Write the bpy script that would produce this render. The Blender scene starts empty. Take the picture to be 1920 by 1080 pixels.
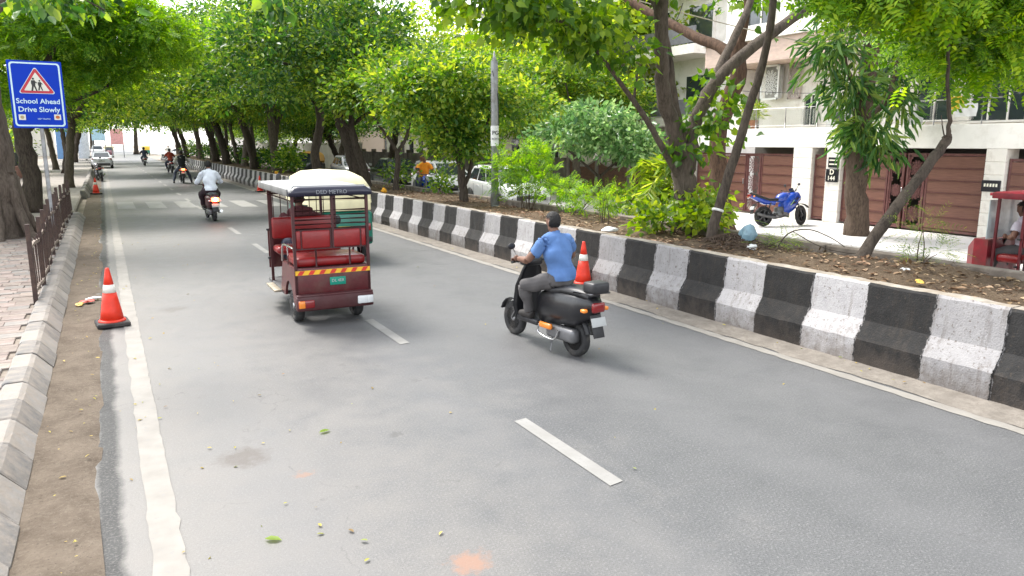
import bpy, bmesh, math, random
import numpy as np
from mathutils import Vector, Matrix, Euler
R = math.radians
rng = random.Random(7)
nr = np.random.default_rng(11)
scene = bpy.context.scene
COL = scene.collection

# ------------------------------------------------------------------ camera
cam_d = bpy.data.cameras.new('camera')
cam = bpy.data.objects.new('camera', cam_d)
COL.objects.link(cam)
cam.location = (0, 0, 2.25)
cam.rotation_euler = (R(90 - 10.995), 0, R(-28.365))
cam_d.sensor_width = 36
cam_d.lens = 26.25
cam_d.clip_end = 3000
scene.camera = cam

# ------------------------------------------------------------------ sky, sun, exposure
SUN_EL, SUN_AZ = 57, 338          # degrees; azimuth clockwise from +Y (the road's direction)
world = bpy.data.worlds.new('World')
scene.world = world
world.use_nodes = True
wn = world.node_tree
bg = wn.nodes['Background']
sky = wn.nodes.new('ShaderNodeTexSky')
sky.sky_type = 'NISHITA'
sky.sun_disc = False
sky.sun_elevation = R(SUN_EL)
sky.sun_rotation = R(SUN_AZ)
sky.air_density = 1.0
sky.dust_density = 1.5
hs = wn.nodes.new('ShaderNodeHueSaturation')
hs.inputs['Saturation'].default_value = 0.22
wn.links.new(sky.outputs[0], hs.inputs['Color'])
wn.links.new(hs.outputs[0], bg.inputs['Color'])
bg.inputs['Strength'].default_value = 0.15
sun_d = bpy.data.lights.new('sun', 'SUN')
sun = bpy.data.objects.new('sun', sun_d)
COL.objects.link(sun)
sun_d.energy = 1.4
sun_d.angle = R(18)
sun_d.color = (1.0, 0.95, 0.88)
_az, _el = R(SUN_AZ), R(SUN_EL)
_sd = Vector((math.sin(_az) * math.cos(_el), math.cos(_az) * math.cos(_el), math.sin(_el)))
sun.rotation_euler = (-_sd).to_track_quat('-Z', 'Y').to_euler()
vs = scene.view_settings
vs.view_transform = 'Standard'
vs.look = 'None'
vs.gamma = 1
vs.use_curve_mapping = False
vs.exposure = 2.0

# ------------------------------------------------------------------ material helpers
MATS = {}
def srgb(h):
    h = h.lstrip('#')
    c = [int(h[i:i + 2], 16) / 255 for i in (0, 2, 4)]
    return tuple(x / 12.92 if x <= .04045 else ((x + .055) / 1.055) ** 2.4 for x in c)
class NT:
    def __init__(s, name):
        s.m = bpy.data.materials.new(name); s.m.use_nodes = True
        s.t = s.m.node_tree; s.b = s.t.nodes['Principled BSDF']
        s.out = s.t.nodes['Material Output']
    def n(s, kind, **kw):
        nd = s.t.nodes.new('ShaderNode' + kind)
        for k, v in kw.items():
            if k in nd.inputs: nd.inputs[k].default_value = v
            else: setattr(nd, k, v)
        return nd
    def l(s, a, b): s.t.links.new(a, b)
    def coord(s, kind='Object', scale=(1, 1, 1)):
        tc = s.n('TexCoord'); mp = s.n('Mapping'); mp.inputs['Scale'].default_value = scale
        s.l(tc.outputs[kind], mp.inputs['Vector']); return mp.outputs[0]
    def noise(s, vec, scale, detail=4, rough=.55):
        nd = s.n('TexNoise'); nd.inputs['Scale'].default_value = scale
        nd.inputs['Detail'].default_value = detail; nd.inputs['Roughness'].default_value = rough
        s.l(vec, nd.inputs['Vector']); return nd.outputs[0]
    def ramp(s, fac, stops):
        nd = s.n('ValToRGB'); e = nd.color_ramp.elements
        while len(e) < len(stops): e.new(.5)
        for x, (p, c) in zip(e, stops):
            x.position = p; x.color = (*c, 1) if len(c) == 3 else c
        s.l(fac, nd.inputs[0]); return nd.outputs[0]
    def mix(s, fac, a, b, mode='MIX'):
        nd = s.n('Mix', data_type='RGBA', blend_type=mode)
        for v, i in ((fac, 0), (a, 6), (b, 7)):
            if isinstance(v, (int, float)): nd.inputs[i].default_value = v
            elif isinstance(v, tuple): nd.inputs[i].default_value = (*v, 1)[:4]
            else: s.l(v, nd.inputs[i])
        return nd.outputs[2]
    def math(s, op, a, b=0.0):
        nd = s.n('Math', operation=op)
        for v, i in ((a, 0), (b, 1)):
            if isinstance(v, (int, float)): nd.inputs[i].default_value = v
            else: s.l(v, nd.inputs[i])
        return nd.outputs[0]
    def bump(s, h, strength=.3, dist=.01):
        nd = s.n('Bump'); nd.inputs['Strength'].default_value = strength
        nd.inputs['Distance'].default_value = dist
        s.l(h, nd.inputs['Height']); s.l(nd.outputs[0], s.b.inputs['Normal'])
    def base(s, c, rough=.6, metal=0., spec=None):
        if isinstance(c, tuple): s.b.inputs['Base Color'].default_value = (*c, 1)
        else: s.l(c, s.b.inputs['Base Color'])
        if isinstance(rough, (int, float)): s.b.inputs['Roughness'].default_value = rough
        else: s.l(rough, s.b.inputs['Roughness'])
        s.b.inputs['Metallic'].default_value = metal
        if spec is not None: s.b.inputs['Specular IOR Level'].default_value = spec
def dk(c, f): return tuple(max(0, min(1, x * f)) for x in c)
def M(name, col=(.5, .5, .5), rough=.6, metal=0., var=.18, scale=6, bump=0., bscale=60, grime=None, gamt=.45, gscale=3, coat=0., objvar=0., space='Object', stretch=(1, 1, 1), spec=None):
    """plain procedural surface: base colour broken up by two noises, optional grime tone, bump"""
    if name in MATS: return MATS[name]
    t = NT(name); v = t.coord(space, stretch)
    n1 = t.noise(v, scale, 5); c = t.ramp(n1, [(.3, dk(col, 1 - var)), (.7, dk(col, 1 + var))])
    if grime:
        n2 = t.noise(v, gscale, 8, .68)
        g = t.ramp(n2, [(.62 - gamt * .5, (0, 0, 0)), (.62 + .12, (1, 1, 1))])
        c = t.mix(g, c, grime)
    if objvar:
        oi = t.n('ObjectInfo'); h = t.n('HueSaturation')
        t.l(t.math('ADD', t.math('MULTIPLY', oi.outputs['Random'], objvar), 1 - objvar / 2), h.inputs['Value'])
        t.l(c, h.inputs['Color']); c = h.outputs[0]
    t.base(c, rough, metal, spec)
    if coat: t.b.inputs['Coat Weight'].default_value = coat; t.b.inputs['Coat Roughness'].default_value = .08
    if bump: t.bump(t.noise(v, bscale, 4), bump, .01)
    MATS[name] = t.m; return t.m
def glow(name, col, strength):
    if name in MATS: return MATS[name]
    t = NT(name); t.base(dk(col, .8), .3)
    t.b.inputs['Emission Color'].default_value = (*col, 1); t.b.inputs['Emission Strength'].default_value = strength
    MATS[name] = t.m; return t.m
def glass(name, col=(.02, .025, .03), rough=.05):
    if name in MATS: return MATS[name]
    t = NT(name); t.base(col, rough, 0, .8); MATS[name] = t.m; return t.m
def leafmat(name, c1, c2, c3, trans=.4, rough=.45):
    if name in MATS: return MATS[name]
    t = NT(name); g = t.n('NewGeometry')
    c = t.ramp(g.outputs['Random Per Island'], [(0, c1), (.55, c2), (1, c3)])
    tc = t.n('TexCoord'); nz = t.noise(tc.outputs['Object'], .75, 3, .6)       # clump noise puts light and shade contrast into leaf colour, with leaf age
    hv = t.n('HueSaturation'); t.l(t.math('ADD', t.math('MULTIPLY', nz, 1.7), .18), hv.inputs['Value']); t.l(t.math('ADD', t.math('MULTIPLY', nz, -.09), .545), hv.inputs['Hue']); t.l(c, hv.inputs['Color']); c = hv.outputs[0]
    t.base(c, rough, 0, .4)
    tr = t.n('BsdfTranslucent'); h = t.n('HueSaturation', Saturation=1.15, Value=1.95, Hue=.478)
    t.l(c, h.inputs['Color']); t.l(h.outputs[0], tr.inputs['Color'])
    mx = t.n('MixShader'); mx.inputs[0].default_value = trans
    t.l(t.b.outputs[0], mx.inputs[1]); t.l(tr.outputs[0], mx.inputs[2]); t.l(mx.outputs[0], t.out.inputs[0])
    MATS[name] = t.m; return t.m
def bark(name, c1, c2, scale=9):
    if name in MATS: return MATS[name]
    t = NT(name); v = t.coord('Object', (1, 1, .22))
    n1 = t.noise(v, scale, 8, .7); n2 = t.noise(v, scale * 4, 4)
    c = t.ramp(n1, [(.32, c1), (.68, c2)])
    c = t.mix(t.ramp(n2, [(.4, (0, 0, 0)), (.75, (.6, .6, .6))]), c, dk(c2, 1.25))
    t.base(c, .9, 0, .2); t.bump(n1, .9, .03); MATS[name] = t.m; return t.m

# ------------------------------------------------------------------ mesh helpers
def frame(d, up=Vector((0, 0, 1))):
    d = Vector(d).normalized()
    if abs(d.dot(up)) > .98: up = Vector((0, 1, 0))
    x = d.cross(up).normalized(); y = x.cross(d).normalized()
    return x, y, d
class MB:
    def __init__(s): s.v = []; s.f = []; s.mi = []; s.sm = []
    def add(s, vs, fs, mi=0, sm=False, M=None):
        o = len(s.v)
        for p in vs:
            p = Vector(p)
            s.v.append(M @ p if M else p)
        for f in fs: s.f.append([i + o for i in f]); s.mi.append(mi); s.sm.append(sm)
        return s
    def bmadd(s, bm, mi=0, sm=False, M=None):
        bm.verts.index_update()
        s.add([v.co for v in bm.verts], [[v.index for v in f.verts] for f in bm.faces], mi, sm, M); bm.free(); return s
    def box(s, c, size, rot=None, bev=0., mi=0, seg=1, taper=None):
        bm = bmesh.new(); bmesh.ops.create_cube(bm, size=1)
        for v in bm.verts:
            v.co = Vector((v.co.x * size[0], v.co.y * size[1], v.co.z * size[2]))
            if taper and v.co.z > 0: v.co.x *= taper[0]; v.co.y *= taper[1]
        if bev: bmesh.ops.bevel(bm, geom=list(bm.edges), offset=bev, segments=seg, affect='EDGES', profile=.5)
        Mx = Matrix.Translation(c)
        if rot: Mx = Mx @ Euler(rot).to_matrix().to_4x4()
        return s.bmadd(bm, mi, seg > 1, Mx)
    def tube(s, path, r, n=8, mi=0, sm=True, cap=True, flat=None):
        path = [Vector(p) for p in path]; k = len(path)
        rr = r if isinstance(r, (list, tuple)) else [r] * k
        vs = []; px = None
        for i, p in enumerate(path):
            d = path[min(i + 1, k - 1)] - path[max(i - 1, 0)]
            if d.length < 1e-9: d = Vector((0, 0, 1))
            d.normalize()
            if px is None: x, y, _ = frame(d)
            else:
                x = px - d * px.dot(d)
                x = x.normalized() if x.length > 1e-6 else frame(d)[0]
                y = d.cross(x)
            px = x; q = rr[i]; q = q if isinstance(q, (list, tuple)) else (q, q)
            for j in range(n):
                a = 2 * math.pi * (j + .5) / n
                vs.append(p + x * (math.cos(a) * q[0]) + y * (math.sin(a) * q[1]))
        fs = [[i * n + j, i * n + (j + 1) % n, (i + 1) * n + (j + 1) % n, (i + 1) * n + j] for i in range(k - 1) for j in range(n)]
        s.add(vs, fs, mi, sm)
        if cap: s.add(vs[:n], [list(range(n))[::-1]], mi); s.add(vs[-n:], [list(range(n))], mi)
        return s
    def lathe(s, prof, n=16, mi=0, sm=True, M=None):
        vs = [(r * math.cos(2 * math.pi * j / n), r * math.sin(2 * math.pi * j / n), z) for r, z in prof for j in range(n)]
        fs = [[i * n + j, i * n + (j + 1) % n, (i + 1) * n + (j + 1) % n, (i + 1) * n + j] for i in range(len(prof) - 1) for j in range(n)]
        if prof[0][0] > 1e-6: fs.append(list(range(n))[::-1])
        if prof[-1][0] > 1e-6: fs.append([(len(prof) - 1) * n + j for j in range(n)])
        return s.add(vs, fs, mi, sm, M)
    def prism(s, pts, d0, d1, axis='x', mi=0, sm=False, M=None):
        """polygon pts (2-D) swept along axis; x: pts=(y,z); y: pts=(x,z); z: pts=(x,y)"""
        def mk(p, d): return {'x': (d, p[0], p[1]), 'y': (p[0], d, p[1]), 'z': (p[0], p[1], d)}[axis]
        n = len(pts); vs = [mk(p, d0) for p in pts] + [mk(p, d1) for p in pts]
        fs = [list(range(n))[::-1], list(range(n, 2 * n))]
        s.add(vs, fs, mi, False, M)
        return s.add(vs, [[i, (i + 1) % n, n + (i + 1) % n, n + i] for i in range(n)], mi, sm, M)
    def ell(s, c, r, rot=None, nu=12, nv=8, mi=0):
        vs = [(0, 0, -1)]; c = Vector(c)
        for i in range(1, nv):
            a = -math.pi / 2 + math.pi * i / nv
            vs += [(math.cos(a) * math.cos(2 * math.pi * j / nu), math.cos(a) * math.sin(2 * math.pi * j / nu), math.sin(a)) for j in range(nu)]
        vs.append((0, 0, 1)); T = len(vs) - 1
        fs = [[0, 1 + (j + 1) % nu, 1 + j] for j in range(nu)]
        for i in range(nv - 2): fs += [[1 + i * nu + j, 1 + i * nu + (j + 1) % nu, 1 + (i + 1) * nu + (j + 1) % nu, 1 + (i + 1) * nu + j] for j in range(nu)]
        fs += [[1 + (nv - 2) * nu + j, 1 + (nv - 2) * nu + (j + 1) % nu, T] for j in range(nu)]
        Mx = Matrix.Translation(c)
        if rot: Mx = Mx @ Euler(rot).to_matrix().to_4x4()
        Mx = Mx @ Matrix.Diagonal((*r, 1)); return s.add(vs, fs, mi, True, Mx)
    def loft(s, rings, mi=0, sm=True, cap=True, closed=True):
        n = len(rings[0]); vs = [p for r in rings for p in r]
        m = n if closed else n - 1
        fs = [[i * n + j, i * n + (j + 1) % n, (i + 1) * n + (j + 1) % n, (i + 1) * n + j] for i in range(len(rings) - 1) for j in range(m)]
        s.add(vs, fs, mi, sm)
        if cap: s.add(rings[0], [list(range(n))[::-1]], mi); s.add(rings[-1], [list(range(n))], mi)
        return s
    def mesh(s, name, mats):
        me = bpy.data.meshes.new(name); me.from_pydata([tuple(v) for v in s.v], [], s.f)
        for m in (mats if isinstance(mats, (list, tuple)) else [mats]): me.materials.append(m)
        me.polygons.foreach_set('material_index', s.mi); me.polygons.foreach_set('use_smooth', s.sm)
        bm = bmesh.new(); bm.from_mesh(me); bmesh.ops.recalc_face_normals(bm, faces=bm.faces); bm.to_mesh(me); bm.free()
        me.update(); return me
    def build(s, name, mats, parent=None, loc=None, rot=None, label=None, weld=0.):
        me = s.mesh(name, mats)
        if weld:
            bm = bmesh.new(); bm.from_mesh(me); bmesh.ops.remove_doubles(bm, verts=bm.verts, dist=weld); bm.to_mesh(me); bm.free()
        return put(name, me, parent, loc, rot, label)
def put(name, me, parent=None, loc=None, rot=None, label=None):
    o = bpy.data.objects.new(name, me); COL.objects.link(o)
    if parent: o.parent = parent
    if loc: o.location = loc
    if rot: o.rotation_euler = rot
    if label: o['label'] = label
    return o
def tag(o, label, cat, group=None):
    o['label'] = label; o['category'] = cat
    if group: o['group'] = group
    return o
def thing(name, label, cat, loc=(0, 0, 0), rz=0., group=None, scale=1.):
    o = bpy.data.objects.new(name, None); COL.objects.link(o); o.empty_display_size = .2
    o.location = loc; o.rotation_euler = (0, 0, rz); o.scale = (scale,) * 3
    return tag(o, label, cat, group)
def struct(o): o['kind'] = 'structure'; return o
def stuff(o): o['kind'] = 'stuff'; return o
KIDS = {}
def dup(root, label, loc, rz=0., group=None, scale=None):
    def cp(o, par):
        c = o.copy(); COL.objects.link(c); c.parent = par
        for ch in [x for x in bpy.data.objects if x.parent == o and x != c]: cp(ch, c)
        return c
    r = cp(root, None); r['label'] = label; r.location = loc; r.rotation_euler = (0, 0, rz)
    if scale: r.scale = scale if isinstance(scale, (tuple, list)) else (scale,) * 3
    if group: r['group'] = group
    return r
def smooth_path(pts, sub=4):
    P = [Vector(p) for p in pts]; out = []
    for i in range(len(P) - 1):
        a, b, c, d = P[max(i - 1, 0)], P[i], P[i + 1], P[min(i + 2, len(P) - 1)]
        for k in range(sub):
            t = k / sub
            out.append(.5 * ((2 * b) + (c - a) * t + (2 * a - 5 * b + 4 * c - d) * t * t + (3 * b - a - 3 * c + d) * t ** 3))
    out.append(P[-1]); return out
def lerp_list(v, n):
    k = len(v) - 1; return [v[min(int(i * k / (n - 1)), k - 1)] * (1 - (i * k / (n - 1) - min(int(i * k / (n - 1)), k - 1))) + v[min(int(i * k / (n - 1)), k - 1) + 1] * (i * k / (n - 1) - min(int(i * k / (n - 1)), k - 1)) for i in range(n)]
FONT = None
def text(name, body, size, mat, parent, loc, rot, ext=.002, align='CENTER', bold=0.):
    cu = bpy.data.curves.new(name, 'FONT'); cu.body = body; cu.size = size; cu.extrude = ext
    cu.align_x = align; cu.align_y = 'CENTER'; cu.offset = bold; cu.resolution_u = 3
    tmp = bpy.data.objects.new(name, cu); COL.objects.link(tmp)
    dg = bpy.context.evaluated_depsgraph_get(); me = bpy.data.meshes.new_from_object(tmp.evaluated_get(dg))
    bpy.data.objects.remove(tmp); bpy.data.curves.remove(cu)
    me.materials.clear(); me.materials.append(mat)
    return put(name, me, parent, loc, rot)
# ================================================================== ground, road, pavement, median
def sheet(name, x0, x1, y0, y1, z, mat, nx=1, ny=1):
    b = MB(); vs = [(x0 + (x1 - x0) * i / nx, y0 + (y1 - y0) * j / ny, z) for j in range(ny + 1) for i in range(nx + 1)]
    fs = [[j * (nx + 1) + i, j * (nx + 1) + i + 1, (j + 1) * (nx + 1) + i + 1, (j + 1) * (nx + 1) + i] for j in range(ny) for i in range(nx)]
    b.add(vs, fs); return struct(b.build(name, mat))
ground_m = M('earth', (.26, .22, .18), .95, var=.25, scale=.8, bump=.3, bscale=8)
sheet('ground', -400, 400, -100, 900, -.03, ground_m)

def asphalt():
    t = NT('asphalt'); v = t.coord('Object')
    big = t.noise(v, .35, 5, .6); mid = t.noise(v, 2.2, 7, .7); fine = t.noise(v, 62, 3, .7); agg = t.noise(v, 125, 2, .6)
    c = t.ramp(big, [(.3, (.078, .08, .083)), (.7, (.108, .109, .11))])
    c = t.mix(.35, c, t.ramp(mid, [(.3, (.06, .062, .064)), (.72, (.115, .114, .112))]))
    c = t.mix(t.ramp(fine, [(.5, (0, 0, 0)), (.72, (.62, .62, .62))]), c, (.225, .225, .225))
    c = t.mix(t.ramp(agg, [(.52, (0, 0, 0)), (.68, (.85, .85, .85))]), c, (.025, .026, .028))
    # dust thins out away from the earth verge on the left (object X)
    tc = t.n('TexCoord'); sx = t.n('SeparateXYZ'); t.l(tc.outputs['Object'], sx.inputs[0])
    d = t.math('ADD', t.math('MULTIPLY', sx.outputs[0], -.115), t.math('ADD', t.math('MULTIPLY', mid, .5), .1))
    c = t.mix(t.ramp(d, [(-.05, (0, 0, 0)), (.42, (.7, .7, .7))]), c, (.20, .186, .168))
    # tar patch / oil drips
    st = t.noise(v, 1.1, 4, .6)
    c = t.mix(t.ramp(st, [(.74, (0, 0, 0)), (.80, (.55, .55, .55))]), c, (.075, .068, .062))
    # soft oil trail down the middle of each lane, old tyre paths paler
    w = t.n('TexWave', wave_type='BANDS', bands_direction='X'); w.inputs['Scale'].default_value = .19; w.inputs['Distortion'].default_value = 1.2
    w.inputs['Detail'].default_value = 2; t.l(v, w.inputs['Vector'])
    c = t.mix(t.ramp(w.outputs[0], [(.5, (0, 0, 0)), (1, (.22, .22, .22))]), c, (.125, .125, .127))
    # hairline cracks
    vo = t.n('TexVoronoi', feature='DISTANCE_TO_EDGE'); vo.inputs['Scale'].default_value = .55
    vd = t.n('VectorMath', operation='ADD'); nn = t.n('TexNoise'); nn.inputs['Scale'].default_value = 1.7; nn.inputs['Detail'].default_value = 6
    t.l(v, nn.inputs['Vector']); t.l(v, vd.inputs[0]); t.l(nn.outputs[1], vd.inputs[1]); t.l(vd.outputs[0], vo.inputs['Vector'])
    crk = t.ramp(vo.outputs['Distance'], [(0, (1, 1, 1)), (.006, (0, 0, 0))])
    crk = t.mix(t.ramp(mid, [(.5, (0, 0, 0)), (.62, (.5, .5, .5))]), (0, 0, 0), crk)
    c = t.mix(crk, c, (.05, .05, .05))
    # broken tar edge along the verge
    ed_ = t.math('ABSOLUTE', t.math('ADD', t.math('ADD', sx.outputs[0], .165), t.math('MULTIPLY', t.math('SUBTRACT', mid, .5), .16)))
    em = t.mix(t.ramp(t.noise(v, 55, 4, .75), [(.5, (1, 1, 1)), (.7, (.35, .35, .35))]), (0, 0, 0), t.ramp(ed_, [(.045, (1, 1, 1)), (.1, (0, 0, 0))]))
    c = t.mix(em, c, (.012, .012, .012))
    v2 = t.n('VectorMath', operation='MULTIPLY_ADD'); n2 = t.n('TexNoise'); n2.inputs['Scale'].default_value = 9; n2.inputs['Detail'].default_value = 7; n2.inputs['Roughness'].default_value = .75; t.l(v, n2.inputs['Vector'])
    sb = t.n('VectorMath', operation='SUBTRACT'); t.l(n2.outputs[1], sb.inputs[0]); sb.inputs[1].default_value = (.5, .5, .5); t.l(sb.outputs[0], v2.inputs[0]); v2.inputs[1].default_value = (.42, .42, 0); t.l(v, v2.inputs[2])
    # brick-dust smudges
    for (x, y, r, col) in ((1.56, 3.38, .12, (.24, .13, .085)), (1.02, 4.94, .05, (.2, .12, .085)), (.70, 5.43, .2, (.085, .072, .062)), (.67, 11.05, .2, (.1, .09, .08)), (1.82, 5.31, .06, (.07, .068, .066))):
        dv = t.n('VectorMath', operation='DISTANCE'); t.l(v2.outputs[0], dv.inputs[0]); dv.inputs[1].default_value = (x, y, 0)
        c = t.mix(t.ramp(dv.outputs['Value'], [(r * .45, (.75, .75, .75)), (r * 1.1, (0, 0, 0))]), c, col)
    t.base(c, t.ramp(mid, [(.3, (.5,) * 3), (.7, (.72,) * 3)]), 0, .45)
    t.bump(t.mix(.5, fine, agg), .35, .006); return t.m
asphalt_m = asphalt()
road = sheet('road', -.34, 6.62, -12, 330, 0, asphalt_m)
# ragged tar edge of the carriageway on the verge side
b = MB(); ys = np.arange(-4, 45, .09); ex = -.23 + .05 * np.sin(ys * 1.7) + .03 * np.sin(ys * 5.3 + 1) + nr.normal(0, .018, len(ys))
vs = []
for y, e in zip(ys, ex): vs += [(e, y, .010), (e + .09 + .05 * rng.random(), y, .0045)]
b.add(vs, [[2 * i, 2 * i + 1, 2 * i + 3, 2 * i + 2] for i in range(len(ys) - 1)])
tar = NT('tar_edge'); v = tar.coord(); cc = tar.ramp(tar.noise(v, 90, 3, .7), [(.42, (.03, .03, .032)), (.62, (.2, .19, .18))]); tar.base(cc, .9); tar.bump(tar.noise(v, 120, 2), .8, .01)
pass
# earth verge (gutter) between kerb and asphalt
verge_t = NT('verge_dirt'); v = verge_t.coord()
c = verge_t.ramp(verge_t.noise(v, 3.0, 8, .7), [(.3, (.082, .064, .048)), (.7, (.16, .13, .101))])
c = verge_t.mix(verge_t.ramp(verge_t.noise(v, 38, 3, .7), [(.5, (0, 0, 0)), (.75, (.7, .7, .7))]), c, (.18, .152, .12))
c = verge_t.mix(verge_t.ramp(verge_t.noise(v, 60, 2, .5), [(.64, (0, 0, 0)), (.72, (.8, .8, .8))]), c, (.06, .05, .04))
verge_t.base(c, .95, 0, .15); verge_t.bump(verge_t.noise(v, 45, 5, .7), .6, .02)
b = MB(); ys = np.arange(-6, 130, .25); xs = np.linspace(-.72, -.2, 7); vs = []
for j, y in enumerate(ys):
    for i, x in enumerate(xs): vs.append((x + (.02 * math.sin(y * 2.1) if i == 6 else 0), y, .012 + .012 * math.sin(x * 21 + y * 1.3) * math.sin(y * 3.1) + nr.normal(0, .003) - (.013 if i == 6 else 0) + (.012 if i == 0 else 0)))
n = len(xs); b.add(vs, [[j * n + i, j * n + i + 1, (j + 1) * n + i + 1, (j + 1) * n + i] for j in range(len(ys) - 1) for i in range(n - 1)], 0, True)
struct(b.build('verge', verge_t.m))

# painted lines: slightly worn paint
def paint(name, col, wear, dirt):
    t = NT(name); v = t.coord(); n1 = t.noise(v, 24, 7, .72); n2 = t.noise(v, 4, 4)
    c = t.ramp(n2, [(.3, col), (.75, dirt)]); c = t.mix(t.ramp(n1, [(wear, (0, 0, 0)), (wear + .1, (1, 1, 1))]), c, (.2, .195, .185))
    t.base(c, .75); t.bump(t.noise(v, 160, 2), .2, .004); return t.m
paint_w = paint('road_paint', (.25, .246, .234), .54, (.19, .184, .17))
paint_o = paint('road_paint_old', (.255, .24, .215), .56, (.19, .176, .157))
b = MB(); ys = np.arange(-4, 120, .12); vs = []
for y in ys: vs += [(.04 + .006 * math.sin(y * 9) + nr.normal(0, .004), y, .005), (.205 + nr.normal(0, .004), y, .005)]
b.add(vs, [[2 * i, 2 * i + 1, 2 * i + 3, 2 * i + 2] for i in range(len(ys) - 1)]); struct(b.build('edge_line', paint_o))
k = 0
for i in range(29):
    y0 = 3.77 + 4.05 * i - (0 if i < 4 else .3); L = 1.36 if i < 3 else 1.7
    b = MB(); b.add([(2.78, y0, .005), (2.9, y0 + .02, .005), (2.9, y0 + L, .005), (2.78, y0 + L - .02, .005)], [[0, 1, 2, 3]])
    struct(b.build('lane_marking', paint_w))
paint_z = paint('crossing_paint_worn', (.27, .266, .255), .54, (.21, .205, .195))
for i in range(7):     # pedestrian crossing, worn, slightly askew to the road
    x0 = .3 + .98 * i; b = MB(); sk = lambda x, y: (x, y - .3 * (x - .3) * .95, .0052)
    b.add([sk(x0, 29.3), sk(x0 + .56, 29.3), sk(x0 + .56, 32.6), sk(x0, 32.6)], [[0, 1, 2, 3]]); struct(b.build('crossing_stripe', paint_z))

# concrete gutter strip along the barrier with a faded edge line
gut = NT('gutter_concrete'); v = gut.coord()
c = gut.ramp(gut.noise(v, 5, 8, .7), [(.3, (.12, .105, .088)), (.7, (.24, .215, .185))]); c = gut.mix(gut.ramp(gut.noise(v, 30, 4, .7), [(.5, (0, 0, 0)), (.7, (.8, .8, .8))]), c, (.13, .11, .09))
gut.base(c, .95); gut.bump(gut.noise(v, 50, 5, .7), .5, .012)
b = MB(); ys = np.arange(-6, 112, .14); vs = []
for y in ys: vs += [(6.30 + .02 * math.sin(y * 3.3) + nr.normal(0, .012), y, .006), (6.5, y, .022), (6.7, y, .028)]
b.add(vs, [[3 * i + k, 3 * i + k + 1, 3 * i + k + 4, 3 * i + k + 3] for i in range(len(ys) - 1) for k in (0, 1)], 0, True); struct(b.build('gutter', gut.m))
b = MB(); vs = []
for y in ys: vs += [(6.15 + nr.normal(0, .008), y, .005), (6.285 + nr.normal(0, .008), y, .005)]
b.add(vs, [[2 * i, 2 * i + 1, 2 * i + 3, 2 * i + 2] for i in range(len(ys) - 1)]); struct(b.build('edge_line', paint_o))

# --- painted concrete barrier, block by block
def blockmat(name, col, hi, streak, dirt, other):
    t = NT(name); v = t.coord('Object'); tc = t.n('TexCoord'); oi = t.n('ObjectInfo')
    av = t.n('VectorMath', operation='ADD'); t.l(v, av.inputs[0])
    cb = t.n('CombineXYZ'); t.l(t.math('MULTIPLY', oi.outputs['Random'], 91), cb.inputs[1]); t.l(cb.outputs[0], av.inputs[1]); v = av.outputs[0]
    c = t.ramp(t.noise(v, 7, 8, .7), [(.3, col), (.7, hi)])
    mp = t.n('Mapping'); mp.inputs['Scale'].default_value = (14, 14, 1.1); t.l(v, mp.inputs[0])
    c = t.mix(t.ramp(t.noise(mp.outputs[0], 1, 5, .6), [(.54, (0, 0, 0)), (.8, (.75, .75, .75))]), c, streak)
    sx = t.n('SeparateXYZ'); t.l(tc.outputs['Object'], sx.inputs[0])
    lo = t.math('SUBTRACT', t.noise(v, 6, 6, .7), t.math('MULTIPLY', sx.outputs[2], 1.0))     # road splash on the toe
    c = t.mix(t.ramp(lo, [(.2, (0, 0, 0)), (.52, (.7, .7, .7))]), c, dirt)
    chip = t.ramp(t.noise(v, 26, 6, .75), [(.57, (0, 0, 0)), (.63, (.85, .85, .85))]); c = t.mix(chip, c, streak)
    ey = t.math('MINIMUM', sx.outputs[1], t.math('SUBTRACT', .684, sx.outputs[1])); ey = t.math('ADD', ey, t.math('MULTIPLY', t.math('SUBTRACT', t.noise(v, 13, 6, .7), .5), .11))     # hand-painted edge
    c = t.mix(t.ramp(ey, [(.0, (1, 1, 1)), (.008, (0, 0, 0))]), c, other)
    hv = t.n('HueSaturation'); t.l(t.math('ADD', t.math('MULTIPLY', oi.outputs['Random'], .4), .78), hv.inputs['Value']); t.l(c, hv.inputs['Color']); c = hv.outputs[0]
    t.base(c, .8, 0, .3); t.bump(t.mix(.5, t.noise(v, 9, 6, .7), t.noise(v, 60, 4)), .55, .022); return t.m
blk_w = blockmat('barrier_white', (.29, .28, .282), (.38, .37, .368), (.12, .095, .078), (.115, .092, .074), (.03, .029, .028))
blk_b = blockmat('barrier_black', (.012, .0117, .0117), (.026, .025, .0245), (.042, .034, .027), (.075, .06, .05), (.2, .19, .185))
top_m = M('barrier_cap', (.27, .24, .2), .95, var=.3, scale=9, bump=.6, bscale=30, grime=(.2, .15, .1), gamt=.3)
def block_mesh(k):
    r = random.Random(k); L = .684; z = 0
    prof = [(0, .02), (0, .27), (.115, .455), (.15, .82), (.17, .845), (.32, .845), (.34, .5)]
    if k % 5 == 1: prof = [(.03, .02), (.02, .11), (0, .14)] + prof[1:]
    b = MB(); n = len(prof); ny = 7; vs = []
    for j in range(ny):
        y = j * L / (ny - 1)
        for i, (x, zz) in enumerate(prof):
            w = .006 if 0 < j < ny - 1 else .002
            vs.append((x + r.uniform(-w, w), y, zz + r.uniform(-w, w) * (1 if i < n - 1 else 0)))
    fs = []; mi = []
    for j in range(ny - 1):
        for i in range(n - 1): fs.append([j * n + i, j * n + i + 1, (j + 1) * n + i + 1, (j + 1) * n + i]); mi.append(1 if i >= n - 3 else 0)
    for f, m_ in zip(fs, mi): b.add([vs[q] for q in f], [[0, 1, 2, 3]], m_, False)
    b.add(vs[:n], [list(range(n))]); b.add(vs[-n:], [list(range(n))[::-1]])
    return b
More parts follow.
